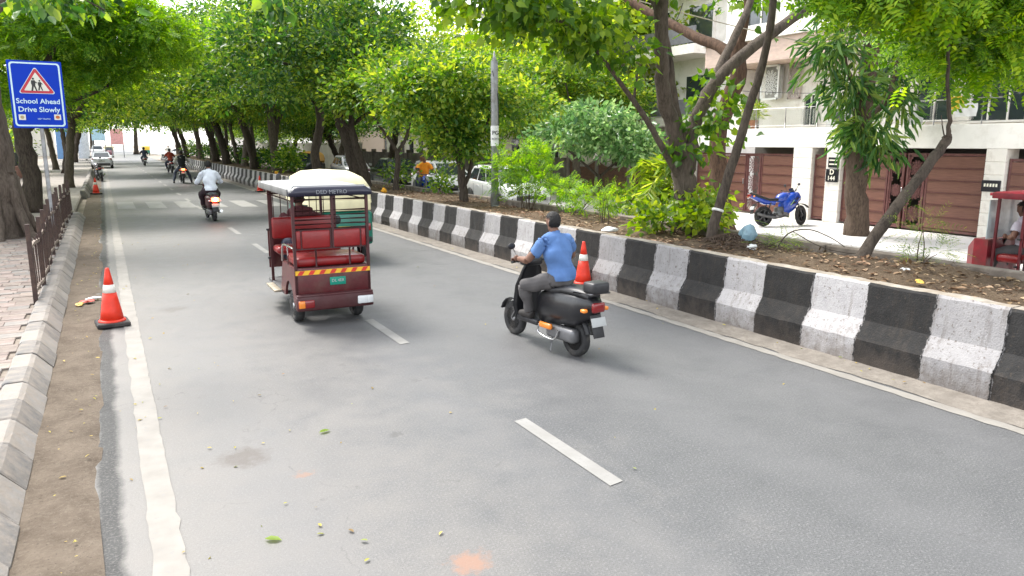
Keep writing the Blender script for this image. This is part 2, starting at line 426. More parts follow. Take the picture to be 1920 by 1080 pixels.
bw = [block_mesh(k).mesh('block', [blk_w, top_m]) for k in range(6)]; bb = [block_mesh(k + 10).mesh('block', [blk_b, top_m]) for k in range(6)]
for me in bw + bb:
    bm = bmesh.new(); bm.from_mesh(me); bmesh.ops.remove_doubles(bm, verts=bm.verts, dist=.0005); bm.to_mesh(me); bm.free()
barrier = thing('concrete_barrier', 'long concrete barrier painted in black and white blocks along the median', 'barrier', (6.66, 0, 0))
edges = [3.5 + .686 * i + rng.uniform(-.022, .022) for i in range(-5, 155)]
for i in range(-5, 154):
    dark = i % 2 == 1
    o = put('block', rng.choice(bb if dark else bw), barrier, (rng.uniform(-.009, .009), edges[i + 5], rng.uniform(-.007, .005)), (0, rng.uniform(-.008, .008), rng.uniform(-.006, .006))); o.scale.y = (edges[i + 6] - edges[i + 5] - .001) / .684
# --- planted median: heaped soil, rear kerb
soil = NT('soil'); v = soil.coord()
c = soil.ramp(soil.noise(v, 2.2, 8, .7), [(.3, (.075, .052, .035)), (.7, (.17, .125, .085))]); c = soil.mix(soil.ramp(soil.noise(v, 34, 4, .75), [(.5, (0, 0, 0)), (.75, (.8, .8, .8))]), c, (.22, .17, .12))
c = soil.mix(soil.ramp(soil.noise(v, 55, 3, .6), [(.62, (0, 0, 0)), (.72, (.9, .9, .9))]), c, (.05, .035, .022))
soil.base(c, .98, 0, .1); soil.bump(soil.noise(v, 30, 8, .75), .9, .04)
def soil_z(x, y): return .68 + .05 * math.sin(y * .9 + x) + .03 * math.sin(y * 2.7 + 2 * x) + .06 * math.exp(-((x - 8.1) / .5) ** 2) - (.07 if x > 9.1 else 0)
b = MB(); xs = np.linspace(6.97, 9.36, 13); ys = np.arange(-4, 108, .22); n = len(xs)
vs = [(x, y, soil_z(x, y) + nr.normal(0, .014)) for y in ys for x in xs]
b.add(vs, [[j * n + i, j * n + i + 1, (j + 1) * n + i + 1, (j + 1) * n + i] for j in range(len(ys) - 1) for i in range(n - 1)], 0, True); struct(b.build('median_soil', soil.m))
kerb_c = M('kerb_concrete', (.2, .17, .14), .95, var=.3, scale=5, bump=.6, bscale=25, grime=(.09, .07, .055), gamt=.5)
kt = M('kerb_top_concrete', (.3, .27, .24), .95, var=.3, scale=6, bump=.6, bscale=25, grime=(.14, .12, .1), gamt=.4)
rk = thing('rear_kerb', 'low earth-stained concrete kerb wall at the back of the planted median', 'kerb', (9.34, 0, 0))
km = MB().box((.09, .74, .375), (.18, 1.47, .78), bev=.012).mesh('kerb_stone', kerb_c)
for i in range(-3, 70): put('kerb_stone', km, rk, (rng.uniform(-.008, .008), 1.5 * i, rng.uniform(-.012, .012)))

# service lane beyond the median and pale apron before the gates
lane_m = NT('service_concrete'); v = lane_m.coord()
c = lane_m.ramp(lane_m.noise(v, .7, 7, .65), [(.3, (.4, .385, .37)), (.7, (.52, .505, .49))]); c = lane_m.mix(lane_m.ramp(lane_m.noise(v, 6, 7, .7), [(.5, (0, 0, 0)), (.75, (.5, .5, .5))]), c, (.3, .27, .24))
lane_m.base(c, .85); lane_m.bump(lane_m.noise(v, 60, 4), .3, .008)
sheet('service_road', 9.5, 14.2, -10, 330, .004, lane_m.m)
slab_m = M('apron_slab', (.55, .53, .51), .8, var=.08, scale=2, bump=.2, bscale=50, grime=(.4, .36, .32), gamt=.25, objvar=.12)
apron = struct(MB().box((16.1, 25, -.02), (3.76, 60, .04)).build('apron', M('apron_joint', (.3, .28, .26), .95)))
sm_ = MB().box((0, 0, 0), (1.23, 1.48, .05), bev=.006).mesh('paving_slab', slab_m)
for i in range(3):
    for j in range(30): put('paving_slab', sm_, apron, (14.86 + 1.25 * i, -2 + 1.5 * j + .02 * i, .03 + rng.uniform(-.003, .003)))
# ---- left footpath: base + pavers + kerb stones
path_m = M('path_joint', (.2, .17, .14), .98, var=.3, scale=12, bump=.4)
footpath = struct(MB().box((-3.3, 70, .05), (4.76, 150, .16)).build('footpath', path_m))
pm = [M('paver_rose', (.2, .158, .137), .9, var=.15, scale=16, bump=.35, bscale=70, objvar=.35, grime=(.25, .22, .2), gamt=.3),
      M('paver_buff', (.215, .175, .148), .9, var=.15, scale=16, bump=.35, bscale=70, objvar=.35, grime=(.26, .23, .2), gamt=.3),
      M('paver_grey', (.185, .17, .155), .9, var=.15, scale=16, bump=.35, bscale=70, objvar=.35, grime=(.24, .21, .18), gamt=.3)]
pav = [[MB().box((0, 0, 0), (sx, sy, .06), bev=.005).mesh('paver', m_) for m_ in pm] for sx, sy in ((.238, .212), (.124, .262), (.33, .102))]
spots = []
y = 3.0; row = 0
while y < 24:
    x = -.96 - (.06 if row % 4 > 1 else .0); first = True
    kind = 2 if row % 2 else 0
    h = .106 if kind == 2 else .216
    w_first = .13 if row % 2 else 0
    stp = .334 if kind == 2 else .242
    while x > -4.4:
        spots.append((x - stp / 2, y + h / 2, kind)); x -= stp
    y += h + .004; row += 1
def vis(p): # keep what shows left of the frame's edge: nearest, in view
    return p[1] > 5.2 and p[0] > -.62 - .085 * p[1] * 1.25
seen = [p for p in spots if vis(p)]; seen.sort(key=lambda p: p[1] * p[1] + p[0] * p[0])
for (x, y, k) in seen[:300]:
    put('paver', pav[k][min(2, int(rng.random() ** 1.2 * 3))], footpath, (x + rng.uniform(-.003, .003), y, .125 + rng.uniform(-.006, .004)), (rng.uniform(-.012, .012), rng.uniform(-.012, .012), rng.uniform(-.01, .01)))
rest = MB()
for (x, y, k) in seen[300:] + [p for p in spots if not vis(p)]:
    sx, sy = ((.238, .212), (.124, .262), (.33, .102))[k]; z = .155 + rng.uniform(-.006, .004); mi = rng.randrange(3)
    rest.add([(x - sx / 2, y - sy / 2, z), (x + sx / 2, y - sy / 2, z), (x + sx / 2, y + sy / 2, z), (x - sx / 2, y + sy / 2, z)] + [(x - sx / 2, y - sy / 2, z - .05), (x + sx / 2, y - sy / 2, z - .05), (x + sx / 2, y + sy / 2, z - .05), (x - sx / 2, y + sy / 2, z - .05)], [[0, 1, 2, 3], [0, 1, 5, 4], [1, 2, 6, 5], [2, 3, 7, 6], [3, 0, 4, 7]], mi)
stuff(rest.build('paver_field', pm, footpath))
far_pave = MB(); far_pave.add([(-5.6, 24, .137), (-.97, 24, .137), (-.97, 140, .137), (-5.6, 140, .137)], [[0, 1, 2, 3]])
struct(far_pave.build('footpath_far', M('far_paving', (.25, .225, .2), .95, var=.2, scale=3, bump=.3, bscale=20)))
kw = M('kerb_white', (.215, .208, .198), .85, var=.15, scale=9, bump=.6, bscale=22, grime=(.24, .2, .16), gamt=.55, gscale=5, objvar=.2)
kb = M('kerb_grey', (.115, .116, .116), .85, var=.2, scale=9, bump=.6, bscale=22, grime=(.27, .23, .19), gamt=.55, gscale=5, objvar=.25)
def kerbstone(k, zt=.19):
    r = random.Random(k); L = .515; prof = [(-.955, 0), (-.955, zt - .02), (-.93, zt), (-.80, zt), (-.765, zt - .02), (-.635, .02), (-.635, -.03)]
    b = MB(); rings = []
    for y in (0, .02, L / 2, L - .02, L):
        s_ = .005 if y in (0, L) else 0
        rings.append([(x + (s_ if i < 2 else -s_ if i > 3 else 0) + r.uniform(-.003, .003), y, z - (s_ if 1 < i < 5 else 0) + r.uniform(-.0035, .0035)) for i, (x, z) in enumerate(prof)])
    b.loft(rings, sm=False); return b
kmw = [kerbstone(k).mesh('kerb_stone', kw) for k in range(5)]; kmb = [kerbstone(k + 9).mesh('kerb_stone', kb) for k in range(5)]
kerb = thing('footpath_kerb', 'sloping footpath kerb of stones painted pale and grey by turns, nearest stretch', 'kerb', (0, 0, 0))
for i in range(46):
    y = 2.4 + .52 * i
    put('kerb_stone', rng.choice(kmw if i % 2 else kmb), kerb, (rng.uniform(-.005, .005), y, rng.uniform(-.006, .005)), (0, rng.uniform(-.008, .008), rng.uniform(-.006, .006)))
kerb2 = thing('footpath_kerb', 'worn pale footpath kerb beyond the driveway gap, by the far cone', 'kerb', (0, 0, 0))
for i in range(60):
    o = put('kerb_stone', rng.choice(kmw + kmb[:1]), kerb2, (rng.uniform(-.012, .012), 35.5 + .52 * i, rng.uniform(-.012, .008))); o.scale.z = 1.7
# ================================================================== vegetation builders
TPL = {
    'diamond': (np.array([(0, 0, 0), (.45, .26, .05), (1, 0, -.06), (.45, -.26, .05)]), [[0, 1, 2, 3]]),
    'oval': (np.array([(0, 0, 0), (.3, .23, .06), (.7, .2, .03), (1, 0, -.1), (.7, -.2, .03), (.3, -.23, .06)]), [[0, 1, 2, 3], [0, 3, 4, 5]]),
    'heart': (np.array([(0, 0, 0), (-.08, .2, .03), (.1, .4, .07), (.4, .36, .06), (.68, .14, .0), (1.05, 0, -.12), (.68, -.14, .0), (.4, -.36, .06), (.1, -.4, .07), (-.08, -.2, .03)]), [[0, 1, 2, 3, 4, 5], [0, 5, 6, 7, 8, 9]]),
    'long': (np.array([(0, 0, 0), (.3, .085, .03), (.7, .07, -.03), (1, 0, -.16), (.7, -.07, -.03), (.3, -.085, .03)]), [[0, 1, 2, 3], [0, 3, 4, 5]]),
}
def frond(n=7, w=.2, l=1.):
    vs = []; fs = []
    for i in range(n):
        x = .12 + .85 * i / n; sp = w * math.sin(math.pi * (.18 + .75 * i / n)); z = -.22 * x * x
        for s in (1, -1):
            o = len(vs); vs += [(x, 0, z), (x + .05, s * sp * .5, z + .02), (x + .11, s * sp, z - .03), (x + .065, s * sp * .5, z + .0)]
            fs.append([o, o + 1, o + 2, o + 3])
    return np.array(vs), fs
TPL['frond'] = frond()
TPL['fine'] = frond(9, .16)
def frond_b(n=6, w=.27):
    vs = []; fs = []
    for i in range(n):
        x = .1 + .85 * i / n; sp = w * math.sin(math.pi * (.22 + .7 * i / n)); z = -.2 * x * x
        for s in (1, -1):
            o = len(vs); vs += [(x, 0, z), (x - .0, s * sp * .55, z + .02), (x + .09, s * sp, z - .03), (x + .115, s * sp * .5, z)]; fs.append([o, o + 1, o + 2, o + 3])
    return np.array(vs), fs
TPL['broad'] = frond_b()
def leaf_mesh(name, pts, outw, size, kind, mat, up=.6, droop=.2, seed=0, svar=.48):
    """one mesh of leaves: pts (N,3) attachment points, outw (N,3) outward directions"""
    r = np.random.default_rng(seed); N = len(pts); T, F = TPL[kind]; k = len(T)
    d = outw + r.normal(0, .55, (N, 3)); d[:, 2] -= droop; d /= np.linalg.norm(d, axis=1, keepdims=True) + 1e-9
    u = r.normal(0, .55, (N, 3)); u[:, 2] += up
    b = np.cross(u, d); b /= np.linalg.norm(b, axis=1, keepdims=True) + 1e-9
    n = np.cross(d, b)
    s = size * (1 + r.uniform(-svar, svar, N))[:, None, None]
    V = pts[:, None, :] + s * (T[None, :, 0:1] * d[:, None, :] + T[None, :, 1:2] * b[:, None, :] + T[None, :, 2:3] * n[:, None, :])
    V = V.reshape(-1, 3)
    lt = np.array([len(f) for f in F]); fi = np.concatenate([np.array(f) for f in F])
    idx = (fi[None, :] + (np.arange(N) * k)[:, None]).ravel(); tot = np.tile(lt, N)
    me = bpy.data.meshes.new(name); me.vertices.add(len(V)); me.vertices.foreach_set('co', V.ravel().astype(np.float32))
    me.loops.add(len(idx)); me.loops.foreach_set('vertex_index', idx.astype(np.int32))
    me.polygons.add(len(tot)); st = np.concatenate([[0], np.cumsum(tot)[:-1]])
    me.polygons.foreach_set('loop_start', st.astype(np.int32)); me.polygons.foreach_set('loop_total', tot.astype(np.int32))
    me.update(calc_edges=True); me.materials.append(mat); return me
def clump_points(blobs, per, clump_r, seed, shell=.55, flat=.7):
    """blobs: (x,y,z,rx,ry,rz,n_clumps); returns points and outward directions, gathered in clumps like twigs"""
    r = np.random.default_rng(seed); P = []; O = []
    for (x, y, z, rx, ry, rz, n) in blobs:
        g = r.normal(0, 1, (n, 3)); g /= np.linalg.norm(g, axis=1, keepdims=True)
        g[:, 2] = np.where(g[:, 2] < -.55, -g[:, 2] * .6, g[:, 2])
        rad = (shell + (1 - shell) * r.random(n) ** .6) * (1 + .16 * np.sin(g[:, 0] * 7 + seed) * np.sin(g[:, 1] * 6 + 1) )
        c = np.array([x, y, z]) + g * rad[:, None] * np.array([rx, ry, rz])
        m = r.poisson(per, n) + 2; rep = np.repeat(np.arange(n), m)
        off = r.normal(0, 1, (len(rep), 3)) * clump_r * (.6 + .8 * r.random(n))[rep][:, None]; off[:, 2] *= flat
        P.append(c[rep] + off); o = off / (np.linalg.norm(off, axis=1, keepdims=True) + 1e-6) * .7 + g[rep] * .6; O.append(o)
    return np.concatenate(P), np.concatenate(O)
def wobble(path, amp, seed):
    r = random.Random(seed); return [p + Vector((r.uniform(-amp, amp), r.uniform(-amp, amp), 0)) * (0 if i == 0 else 1) for i, p in enumerate(path)]
def limb(b, pts, r0, r1, n=10, seed=0, amp=.02, flare=0., mi=0):
    p = wobble(smooth_path(pts, 5), amp, seed); k = len(p); r = random.Random(seed + 5)
    rr = [(r0 + (r1 - r0) * (i / (k - 1)) ** .8) * (1 + r.uniform(-.06, .06)) for i in range(k)]
    if flare:
        for i in range(min(4, k)): rr[i] *= 1 + flare * (1 - i / 4) ** 2
    b.tube(p, rr, n, mi); return p
bk_dark = bark('bark_dark', (.028, .022, .018), (.085, .068, .054))
bk_grey = bark('bark_grey', (.06, .048, .038), (.13, .105, .085))
bk_brown = bark('bark_brown', (.042, .03, .022), (.115, .083, .062))
bk_red = bark('bark_red', (.035, .022, .016), (.11, .066, .044))
lf_pipal = leafmat('leaf_pipal', (.028, .085, .010), (.075, .17, .018), (.17, .27, .03), .5)
lf_dark = leafmat('leaf_dark', (.016, .06, .016), (.05, .135, .026), (.22, .32, .05), .45, .35)
lf_mid = leafmat('leaf_mid', (.035, .10, .016), (.095, .2, .03), (.29, .36, .06), .5, .4)
lf_lime = leafmat('leaf_lime', (.09, .18, .02), (.18, .28, .04), (.34, .39, .07), .55)
lf_fern = leafmat('leaf_feathery', (.055, .15, .016), (.12, .26, .03), (.24, .37, .05), .58)
lf_mast = leafmat('leaf_mast', (.022, .08, .022), (.06, .15, .035), (.18, .26, .06), .45, .28)
lf_gloss = leafmat('leaf_glossy', (.06, .15, .05), (.13, .25, .09), (.27, .38, .17), .42, .25)
lf_yell = leafmat('leaf_yellow', (.12, .2, .02), (.25, .32, .04), (.42, .4, .06), .5)

def tree(name, label, cat, loc, limbs, blobs, per, cr, size, kind, lmat, bmat, seed, up=.6, droop=.2, shell=.55, group=None, flare=.5):
    """limbs: list of (points, r0, r1); all local to loc"""
    t = thing(name, label, cat, loc, 0, group); b = MB()
    for i, (pts, r0, r1) in enumerate(limbs): limb(b, pts, r0, r1, 12 if r0 > .12 else 8, seed + i, r0 * .12, flare if i == 0 else 0)
    b.build('trunk', bmat, t)
    if blobs:
        P, O = clump_points(blobs, per, cr, seed, shell); put('crown', leaf_mesh('crown', P, O, size, kind, lmat, up, droop, seed), t)
    return t

# ---- generic road trees (mesh shared by copies)
def generic(name, label, seed, h, lean, lmat, kind, size, spread=3.2, per=13, n=150, bm=bk_dark, base_r=.2, group='trees along the road'):
    r = random.Random(seed); lx, ly = lean
    fork = Vector((lx * .45, ly * .45, h * .38)); limbs = [([(0, 0, -.15), (lx * .12, ly * .1, h * .14), (lx * .3, ly * .3, h * .27), fork], base_r, base_r * .72)]
    blobs = []
    for i in range(5):
        a = 2 * math.pi * i / 5 + r.uniform(-.4, .4); q = spread * r.uniform(.45, .75)
        e = Vector((lx + math.cos(a) * q, ly + math.sin(a) * q, h * r.uniform(.55, .82)))
        m = fork.lerp(e, .5) + Vector((0, 0, r.uniform(.1, .5)))
        limbs.append(([fork - Vector((0, 0, .15)), fork.lerp(m, .5) + Vector((0, 0, .1)), m, e], base_r * .55, base_r * .12))
        rr = spread * r.uniform(.42, .62); blobs.append((e.x, e.y, e.z, rr, rr, rr * .72, n))
    blobs.append((lx, ly, h * .85, spread * .6, spread * .6, spread * .45, n))
    blobs.append((lx, ly, h * .60, spread * .85, spread * .85, spread * .35, n // 2))
    for i in range(4): a = 1.57 * i + .5; blobs.append((lx + math.cos(a) * spread * .75, ly + math.sin(a) * spread * .75, h * (.42 + .06 * (i % 2)), spread * .45, spread * .45, spread * .24, n // 3))
    return tree(name, label, 'tree', (0, 0, 0), limbs, blobs, per, spread * .072, size, kind, lmat, bm, seed, shell=.62, group=group)

# ================================================================== trees where they stand
G = 'trees along the road'
gA = generic('shade_tree', 'x', 21, 8.2, (-1.6, .3), lf_dark, 'oval', .17, 3.5, 21, 118, bk_dark, .24)
gB = generic('shade_tree', 'x', 34, 7.4, (-.9, -.5), lf_mid, 'oval', .16, 3.2, 20, 112, bk_grey, .2)
gC = generic('shade_tree', 'x', 55, 9.5, (.6, .2), lf_lime, 'oval', .2, 3.9, 18, 125, bk_dark, .26)
def plant(src, label, loc, rz, sc, first=[set()]):
    if src.name not in first[0]:
        first[0].add(src.name); src.location = loc; src.rotation_euler = (0, 0, rz); src.scale = sc if isinstance(sc, tuple) else (sc,) * 3; src['label'] = label; src['group'] = G; return src
    return dup(src, label, loc, rz, G, sc)
# median row, receding
plant(gA, 'dark leaved tree with curved trunk in the median, behind the auto rickshaw roof', (8.1, 26.8, .6), 0, .95)
plant(gB, 'tree with a pale double trunk in the median beside the second traffic cone', (8.2, 42, .6), .5, 1.15)
plant(gA, 'dark tree leaning over the road from the median, left of the double trunk', (8.0, 47, .6), .35, 1.15)
plant(gB, 'slim dark tree in the median, third beyond the second traffic cone', (8.3, 53, .6), 2.2, 1.2)
plant(gA, 'thick dark tree in the median above the far riders', (8.0, 58.5, .6), .1, 1.25)
plant(gA, 'dark tree in the median between the thick trunk and the barrier end', (8.2, 66, .6), .6, 1.3)
plant(gB, 'median tree second from the far end of the barrier', (8.1, 76, .6), .2, 1.35)
plant(gA, 'last median tree at the far end of the barrier', (8.0, 88, .6), .4, 1.25)
# left footpath row
plant(gB, 'leaning roadside tree on the left with its trunk beside the parked motorbike', (-1.55, 42, .1), 3.4, 1.1)
plant(gC, 'left roadside tree behind the school sign', (-3.2, 33, .1), 1.0, .95)
plant(gA, 'left roadside tree beside the parked white sedan', (-2.4, 62, .1), 3.0, 1.15)
plant(gC, 'left roadside tree beyond the white sedan', (-3.0, 84, .1), 2.0, 1.0)
plant(gB, 'left roadside tree just before the white sedan', (-3.4, 71, .1), .4, 1.15)
plant(gA, 'left roadside tree near the blue hoarding', (-2.8, 97, .1), 3.3, 1.2)
plant(gA, 'left tree beside the far hoardings', (-3.2, 111, .1), 2.7, 1.25)
plant(gA, 'tree just beyond the barrier end on the right', (8.6, 101, .1), .3, 1.3)
plant(gB, 'second tree beyond the barrier end on the right', (9.2, 114, .1), .8, 1.35)
for k, (y, s_, l) in enumerate([(58, gA, 'dark tree over the service lane behind the third far median tree'), (67, gB, 'tree over the service lane behind the thick median trunk'), (76, gA, 'dark tree over the service lane near the white wall'), (86, gB, 'tree on the service lane level with the barrier end'), (97, gA, 'last dark tree along the service lane')]):
    plant(s_, l, (16.2, y, 0), 1.3 * k, (1.1, 1.1, .85))
plant(gC, 'pale tree closing the far end of the road', (6, 170, 0), .5, 1.7)
plant(gC, 'pale far tree left of the road end, above the blue hoarding', (-7, 142, 0), 2.5, 1.5)
plant(gC, 'far tree right of the road end', (19, 150, 0), 4.1, 1.6)
plant(gC, 'sunlit far tree straight above the road end', (-2, 215, 0), 1.1, 2.2)
# across the service lane
plant(gC, 'tall lime green tree behind the houses wall, above the black car', (21.5, 38, 0), .2, 1.15)
plant(gC, 'tall lime green tree behind the brick boundary wall', (21, 28.5, 0), 1.7, 1.05)
plant(gB, 'slim tree by the service lane, seen left of the black car', (15.2, 62, 0), 1.0, 1.35)
plant(gB, 'second slim tree by the service lane, beside the yellow roofed auto', (15.0, 54, 0), 2.7, 1.25)
plant(gB, 'leafy tree on the apron before the brick wall, left of the fig', (16.8, 25.5, 0), 4.0, (.95, .95, .8))
plant(gB, 'leafy tree on the apron behind the white hatchback', (16.6, 31.5, 0), 5.2, (1.0, 1.0, .85))
plant(gA, 'dark tree on the apron behind the black car', (16.8, 40, 0), 1.2, (1.0, 1.0, .9))
plant(gA, 'dark tree on the apron above the grey car', (16.6, 48, 0), 2.2, (1.1, 1.1, .95))
plant(gC, 'broad bright tree far down the service lane', (21, 78, 0), 2.7, 1.5)
plant(gC, 'bright tree beyond the white wall of the service lane', (23, 56, 0), 3.7, 1.3)

# dark dense tree whose crown fills the middle of the picture
tree('shade_tree', 'dense dark green tree in the median whose crown hangs above the auto rickshaw', 'tree', (8.3, 33, .6),
     [([(0, 0, -.2), (-.15, .1, 1.2), (.1, .0, 2.4), (0, 0, 3.6)], .22, .16), ([(0, 0, 3.2), (-1, .3, 4.2), (-2, .2, 5.6)], .12, .04), ([(0, 0, 3.2), (.9, -.6, 4.4), (1.5, -1.2, 6)], .12, .04)],
     [(-2.2, .4, 5.4, 1.9, 1.9, 1.5, 170), (0, -.5, 6.8, 2.2, 2.2, 1.6, 190), (1.8, -.8, 5.6, 1.9, 2, 1.5, 150), (-.6, 1.4, 4.3, 2.2, 2, 1.1, 120), (-1.2, -1.2, 4.0, 1.5, 1.4, .9, 90)], 14, .3, .2, 'oval', lf_dark, bk_dark, 71, group=G)
# three low trees of the median between the auto and the lamp post
tree('small_tree', 'slender dark tree with curved trunk and low crown beside the cream hood', 'tree', (8.2, 26.0, .6),
     [([(0, 0, -.2), (-.05, 0, .5), (-.3, 0, 1.3), (-.5, 0, 2.2), (-.4, .1, 3)], .17, .1), ([(-.4, 0, 1.9), (-1.1, -.1, 2.7), (-1.5, -.2, 3.3)], .08, .03), ([(-.4, 0, 2.3), (.5, .1, 3), (1.0, 0, 3.6)], .08, .03)],
     [(-1.3, -.4, 3.5, 1.3, 1.4, .8, 130), (.2, 0, 4.0, 1.4, 1.5, .9, 140), (1.1, -.4, 3.2, 1.2, 1.3, .8, 120), (-.6, -1.2, 2.9, 1.1, 1.1, .5, 80)], 12, .22, .15, 'oval', lf_mid, bk_dark, 72, group=G)
tree('small_tree', 'small tree with a Y-shaped fork in the median beside the black car', 'tree', (8.3, 23.4, .6),
     [([(0, 0, -.2), (.05, 0, .5), (.12, 0, 1.0), (.12, 0, 1.45)], .1, .085), ([(.12, 0, 1.35), (-.15, .05, 1.8), (-.5, .1, 2.3), (-.8, .1, 2.9)], .07, .03), ([(.12, 0, 1.35), (.4, -.05, 1.8), (.6, 0, 2.4), (.9, 0, 3)], .07, .03)],
     [(-.9, 0, 3.1, 1.2, 1.2, .7, 130), (.8, -.2, 3.1, 1.3, 1.3, .8, 150), (0, 0, 3.8, 1.5, 1.4, .7, 140), (.3, -1.0, 2.7, 1, 1, .45, 70)], 13, .2, .14, 'oval', lf_mid, bk_dark, 73, group=G)
tree('bushy_tree', 'bushy tree with low glossy foliage in the median, left of the lamp post', 'tree', (8.4, 18.3, .6),
     [([(0, 0, -.2), (0, 0, .4), (-.05, 0, .9), (-.1, 0, 1.6)], .14, .09), ([(0, 0, .5), (.2, 0, .9), (.35, .1, 1.6)], .07, .04), ([(-.1, 0, 1.4), (-.5, 0, 2), (-.8, 0, 2.8)], .06, .02), ([(.3, 0, 1.4), (.7, 0, 2.1), (1, 0, 2.8)], .05, .02)],
     [(-.45, 0, 1.75, .75, .8, .75, 100), (.25, .1, 1.6, .75, .8, .6, 90), (-1.0, .2, 2.5, 1.1, 1.1, .75, 140), (.6, 0, 2.6, 1.2, 1.1, .75, 150), (-.2, 0, 3.1, 1.5, 1.3, .6, 150), (-1.4, .8, 3.0, 1.0, 1.2, .6, 100), (1.3, -.8, 2.6, .9, 1.1, .6, 90), (-.6, .3, 3.6, 1.0, 1.1, .35, 60)], 13, .17, .135, 'oval', lf_mid, bk_dark, 74, group=G)
# sacred fig (heart leaves) by the rider: trunk forks low, boughs overhead
PX, PY = 9.0, 10.5
def L(*pts): return [(x - PX, y - PY, z - .6) for x, y, z in pts]
tree('fig_tree', 'heart-leaved fig tree forking low in the median behind the blue shirted rider', 'tree', (PX, PY, .6),
     [(L((9.25, 10.5, .4), (9.24, 10.5, 1.1), (9.2, 10.5, 1.7), (9.22, 10.5, 2.25)), .21, .19),
      (L((9.15, 10.5, 1.9), (8.85, 10.5, 2.6), (8.6, 10.45, 3.1), (8.5, 10.4, 3.8), (8.3, 10.2, 4.8), (8.2, 9.9, 6)), .15, .1),
      (L((9.2, 10.5, 2.05), (9.08, 10.6, 2.7), (9.0, 10.7, 3.3), (8.9, 10.8, 4.1), (8.6, 11.0, 5)), .09, .06),
      (L((9.25, 10.5, 2.1), (9.45, 10.5, 2.7), (9.9, 10.5, 3.4), (11.1, 10.45, 4.25), (12.3, 10.4, 4.9), (13.2, 10.3, 5.3)), .14, .08),
      (L((9.6, 10.5, 2.9), (10.3, 10.8, 3.8), (10.9, 11, 4.5), (11.6, 11.3, 5.5)), .1, .06),
      (L((9.15, 10.5, 1.55), (8.8, 10.45, 1.95), (8.25, 10.4, 2.6), (7.6, 10.3, 3.2), (6.6, 10.2, 4.0), (5.6, 10.1, 4.1)), .075, .02),
      (L((7.9, 10.35, 2.95), (7.9, 10.3, 3.2), (7.95, 10.3, 3.5)), .03, .01)],
     [(5.2 - PX, -.4, 3.7, .9, 1.0, .45, 60), (6.2 - PX, -.3, 3.4, 1.0, 1.0, .5, 75), (7.2 - PX, -.2, 3.1, .8, .8, .5, 45), (5.6 - PX, 0, 4.3, 1.6, 1.4, .5, 100), (7.3 - PX, 0, 4.2, 1.3, 1.2, .5, 70),
      (9.6 - PX, 0, 2.0, .5, .5, .35, 12), (9.3 - PX, 0, 1.55, .45, .4, .25, 9), (10.0 - PX, .2, 2.4, .5, .5, .5, 14), (7.6 - PX, 0, 6.4, 1.6, 1.6, .7, 60)], 9, .19, .135, 'heart', lf_pipal, bark('bark_fig', (.045, .036, .029), (.115, .092, .074)), 75, up=.5, droop=.75, shell=.35)
# leaning bare stems
b = thing('leaning_stem', 'thin dark trunk leaning right, tied with a white band, beside the blue motorbike', 'tree', (8.32, 8.9, .6)); m_ = MB()
limb(m_, [(0, 0, -.15), (.24, 0, .72), (.5, 0, 1.45), (.72, 0, 2.1), (.98, 0, 2.9), (1.13, 0, 3.85), (1.0, .1, 5)], .088, .055, 10, 3, .008, .25); m_.build('trunk', bk_dark, b)
MB().lathe([(.092, -.02), (.096, 0), (.092, .02)], 14).build('band', M('white_band', (.6, .6, .57), .8), b, (.2, 0, .6), (0, R(18), 0))
m_ = leaf_mesh('crown', *clump_points([(.8, .1, 5.6, .8, .8, .3, 24)], 8, .18, 5), .13, 'heart', lf_pipal, .5, .6, 5); put('crown', m_, b)
b = thing('leaning_stem', 'bare trunk leaning steeply right out of the soil, in front of the carved gate', 'tree', (8.45, 6.4, .62)); m_ = MB()
limb(m_, [(0, 0, -.15), (.5, 0, .42), (.97, 0, .86), (1.45, 0, 1.3), (1.78, 0, 1.62), (1.84, 0, 1.72)], .088, .062, 10, 9, .008, .25)
limb(m_, [(1.8, 0, 1.6), (1.85, 0, 1.85), (1.78, .02, 2.3), (1.68, .03, 2.9), (1.62, .05, 3.7), (1.6, 0, 4.6)], .035, .014, 8, 10, .01)
limb(m_, [(1.8, 0, 1.66), (1.66, -.03, 1.84), (1.6, -.03, 2.0)], .012, .005, 6, 11, .003)
limb(m_, [(1.6, 0, 3.5), (1.1, .1, 4.0), (.4, .2, 4.1)], .014, .006, 6, 13, .01); limb(m_, [(1.65, 0, 3.2), (2.3, -.1, 3.6), (3.0, -.1, 3.7)], .014, .006, 6, 14, .01)
m_.build('trunk', bk_dark, b)
P, O = clump_points([(3.9, 1.2, 3.6, 1.2, 1, .6, 90), (3.2, .4, 2.75, .7, .6, .3, 30), (.5, .0, 3.55, 1.0, .8, .28, 60), (1.5, .1, 3.75, 1.1, .9, .4, 80), (2.7, .1, 3.5, 1.2, .9, .4, 80), (3.4, .2, 3.0, .8, .7, .35, 40), (2.2, .2, 3.0, .7, .6, .2, 24), (.0, .3, 3.9, .9, .8, .35, 50), (1.6, 0, 4.4, 2.2, 1.2, .5, 110)], 11, .2, 6)
put('crown', leaf_mesh('crown', P, O, .34, 'broad', lf_fern, 1.1, .15, 6), b)
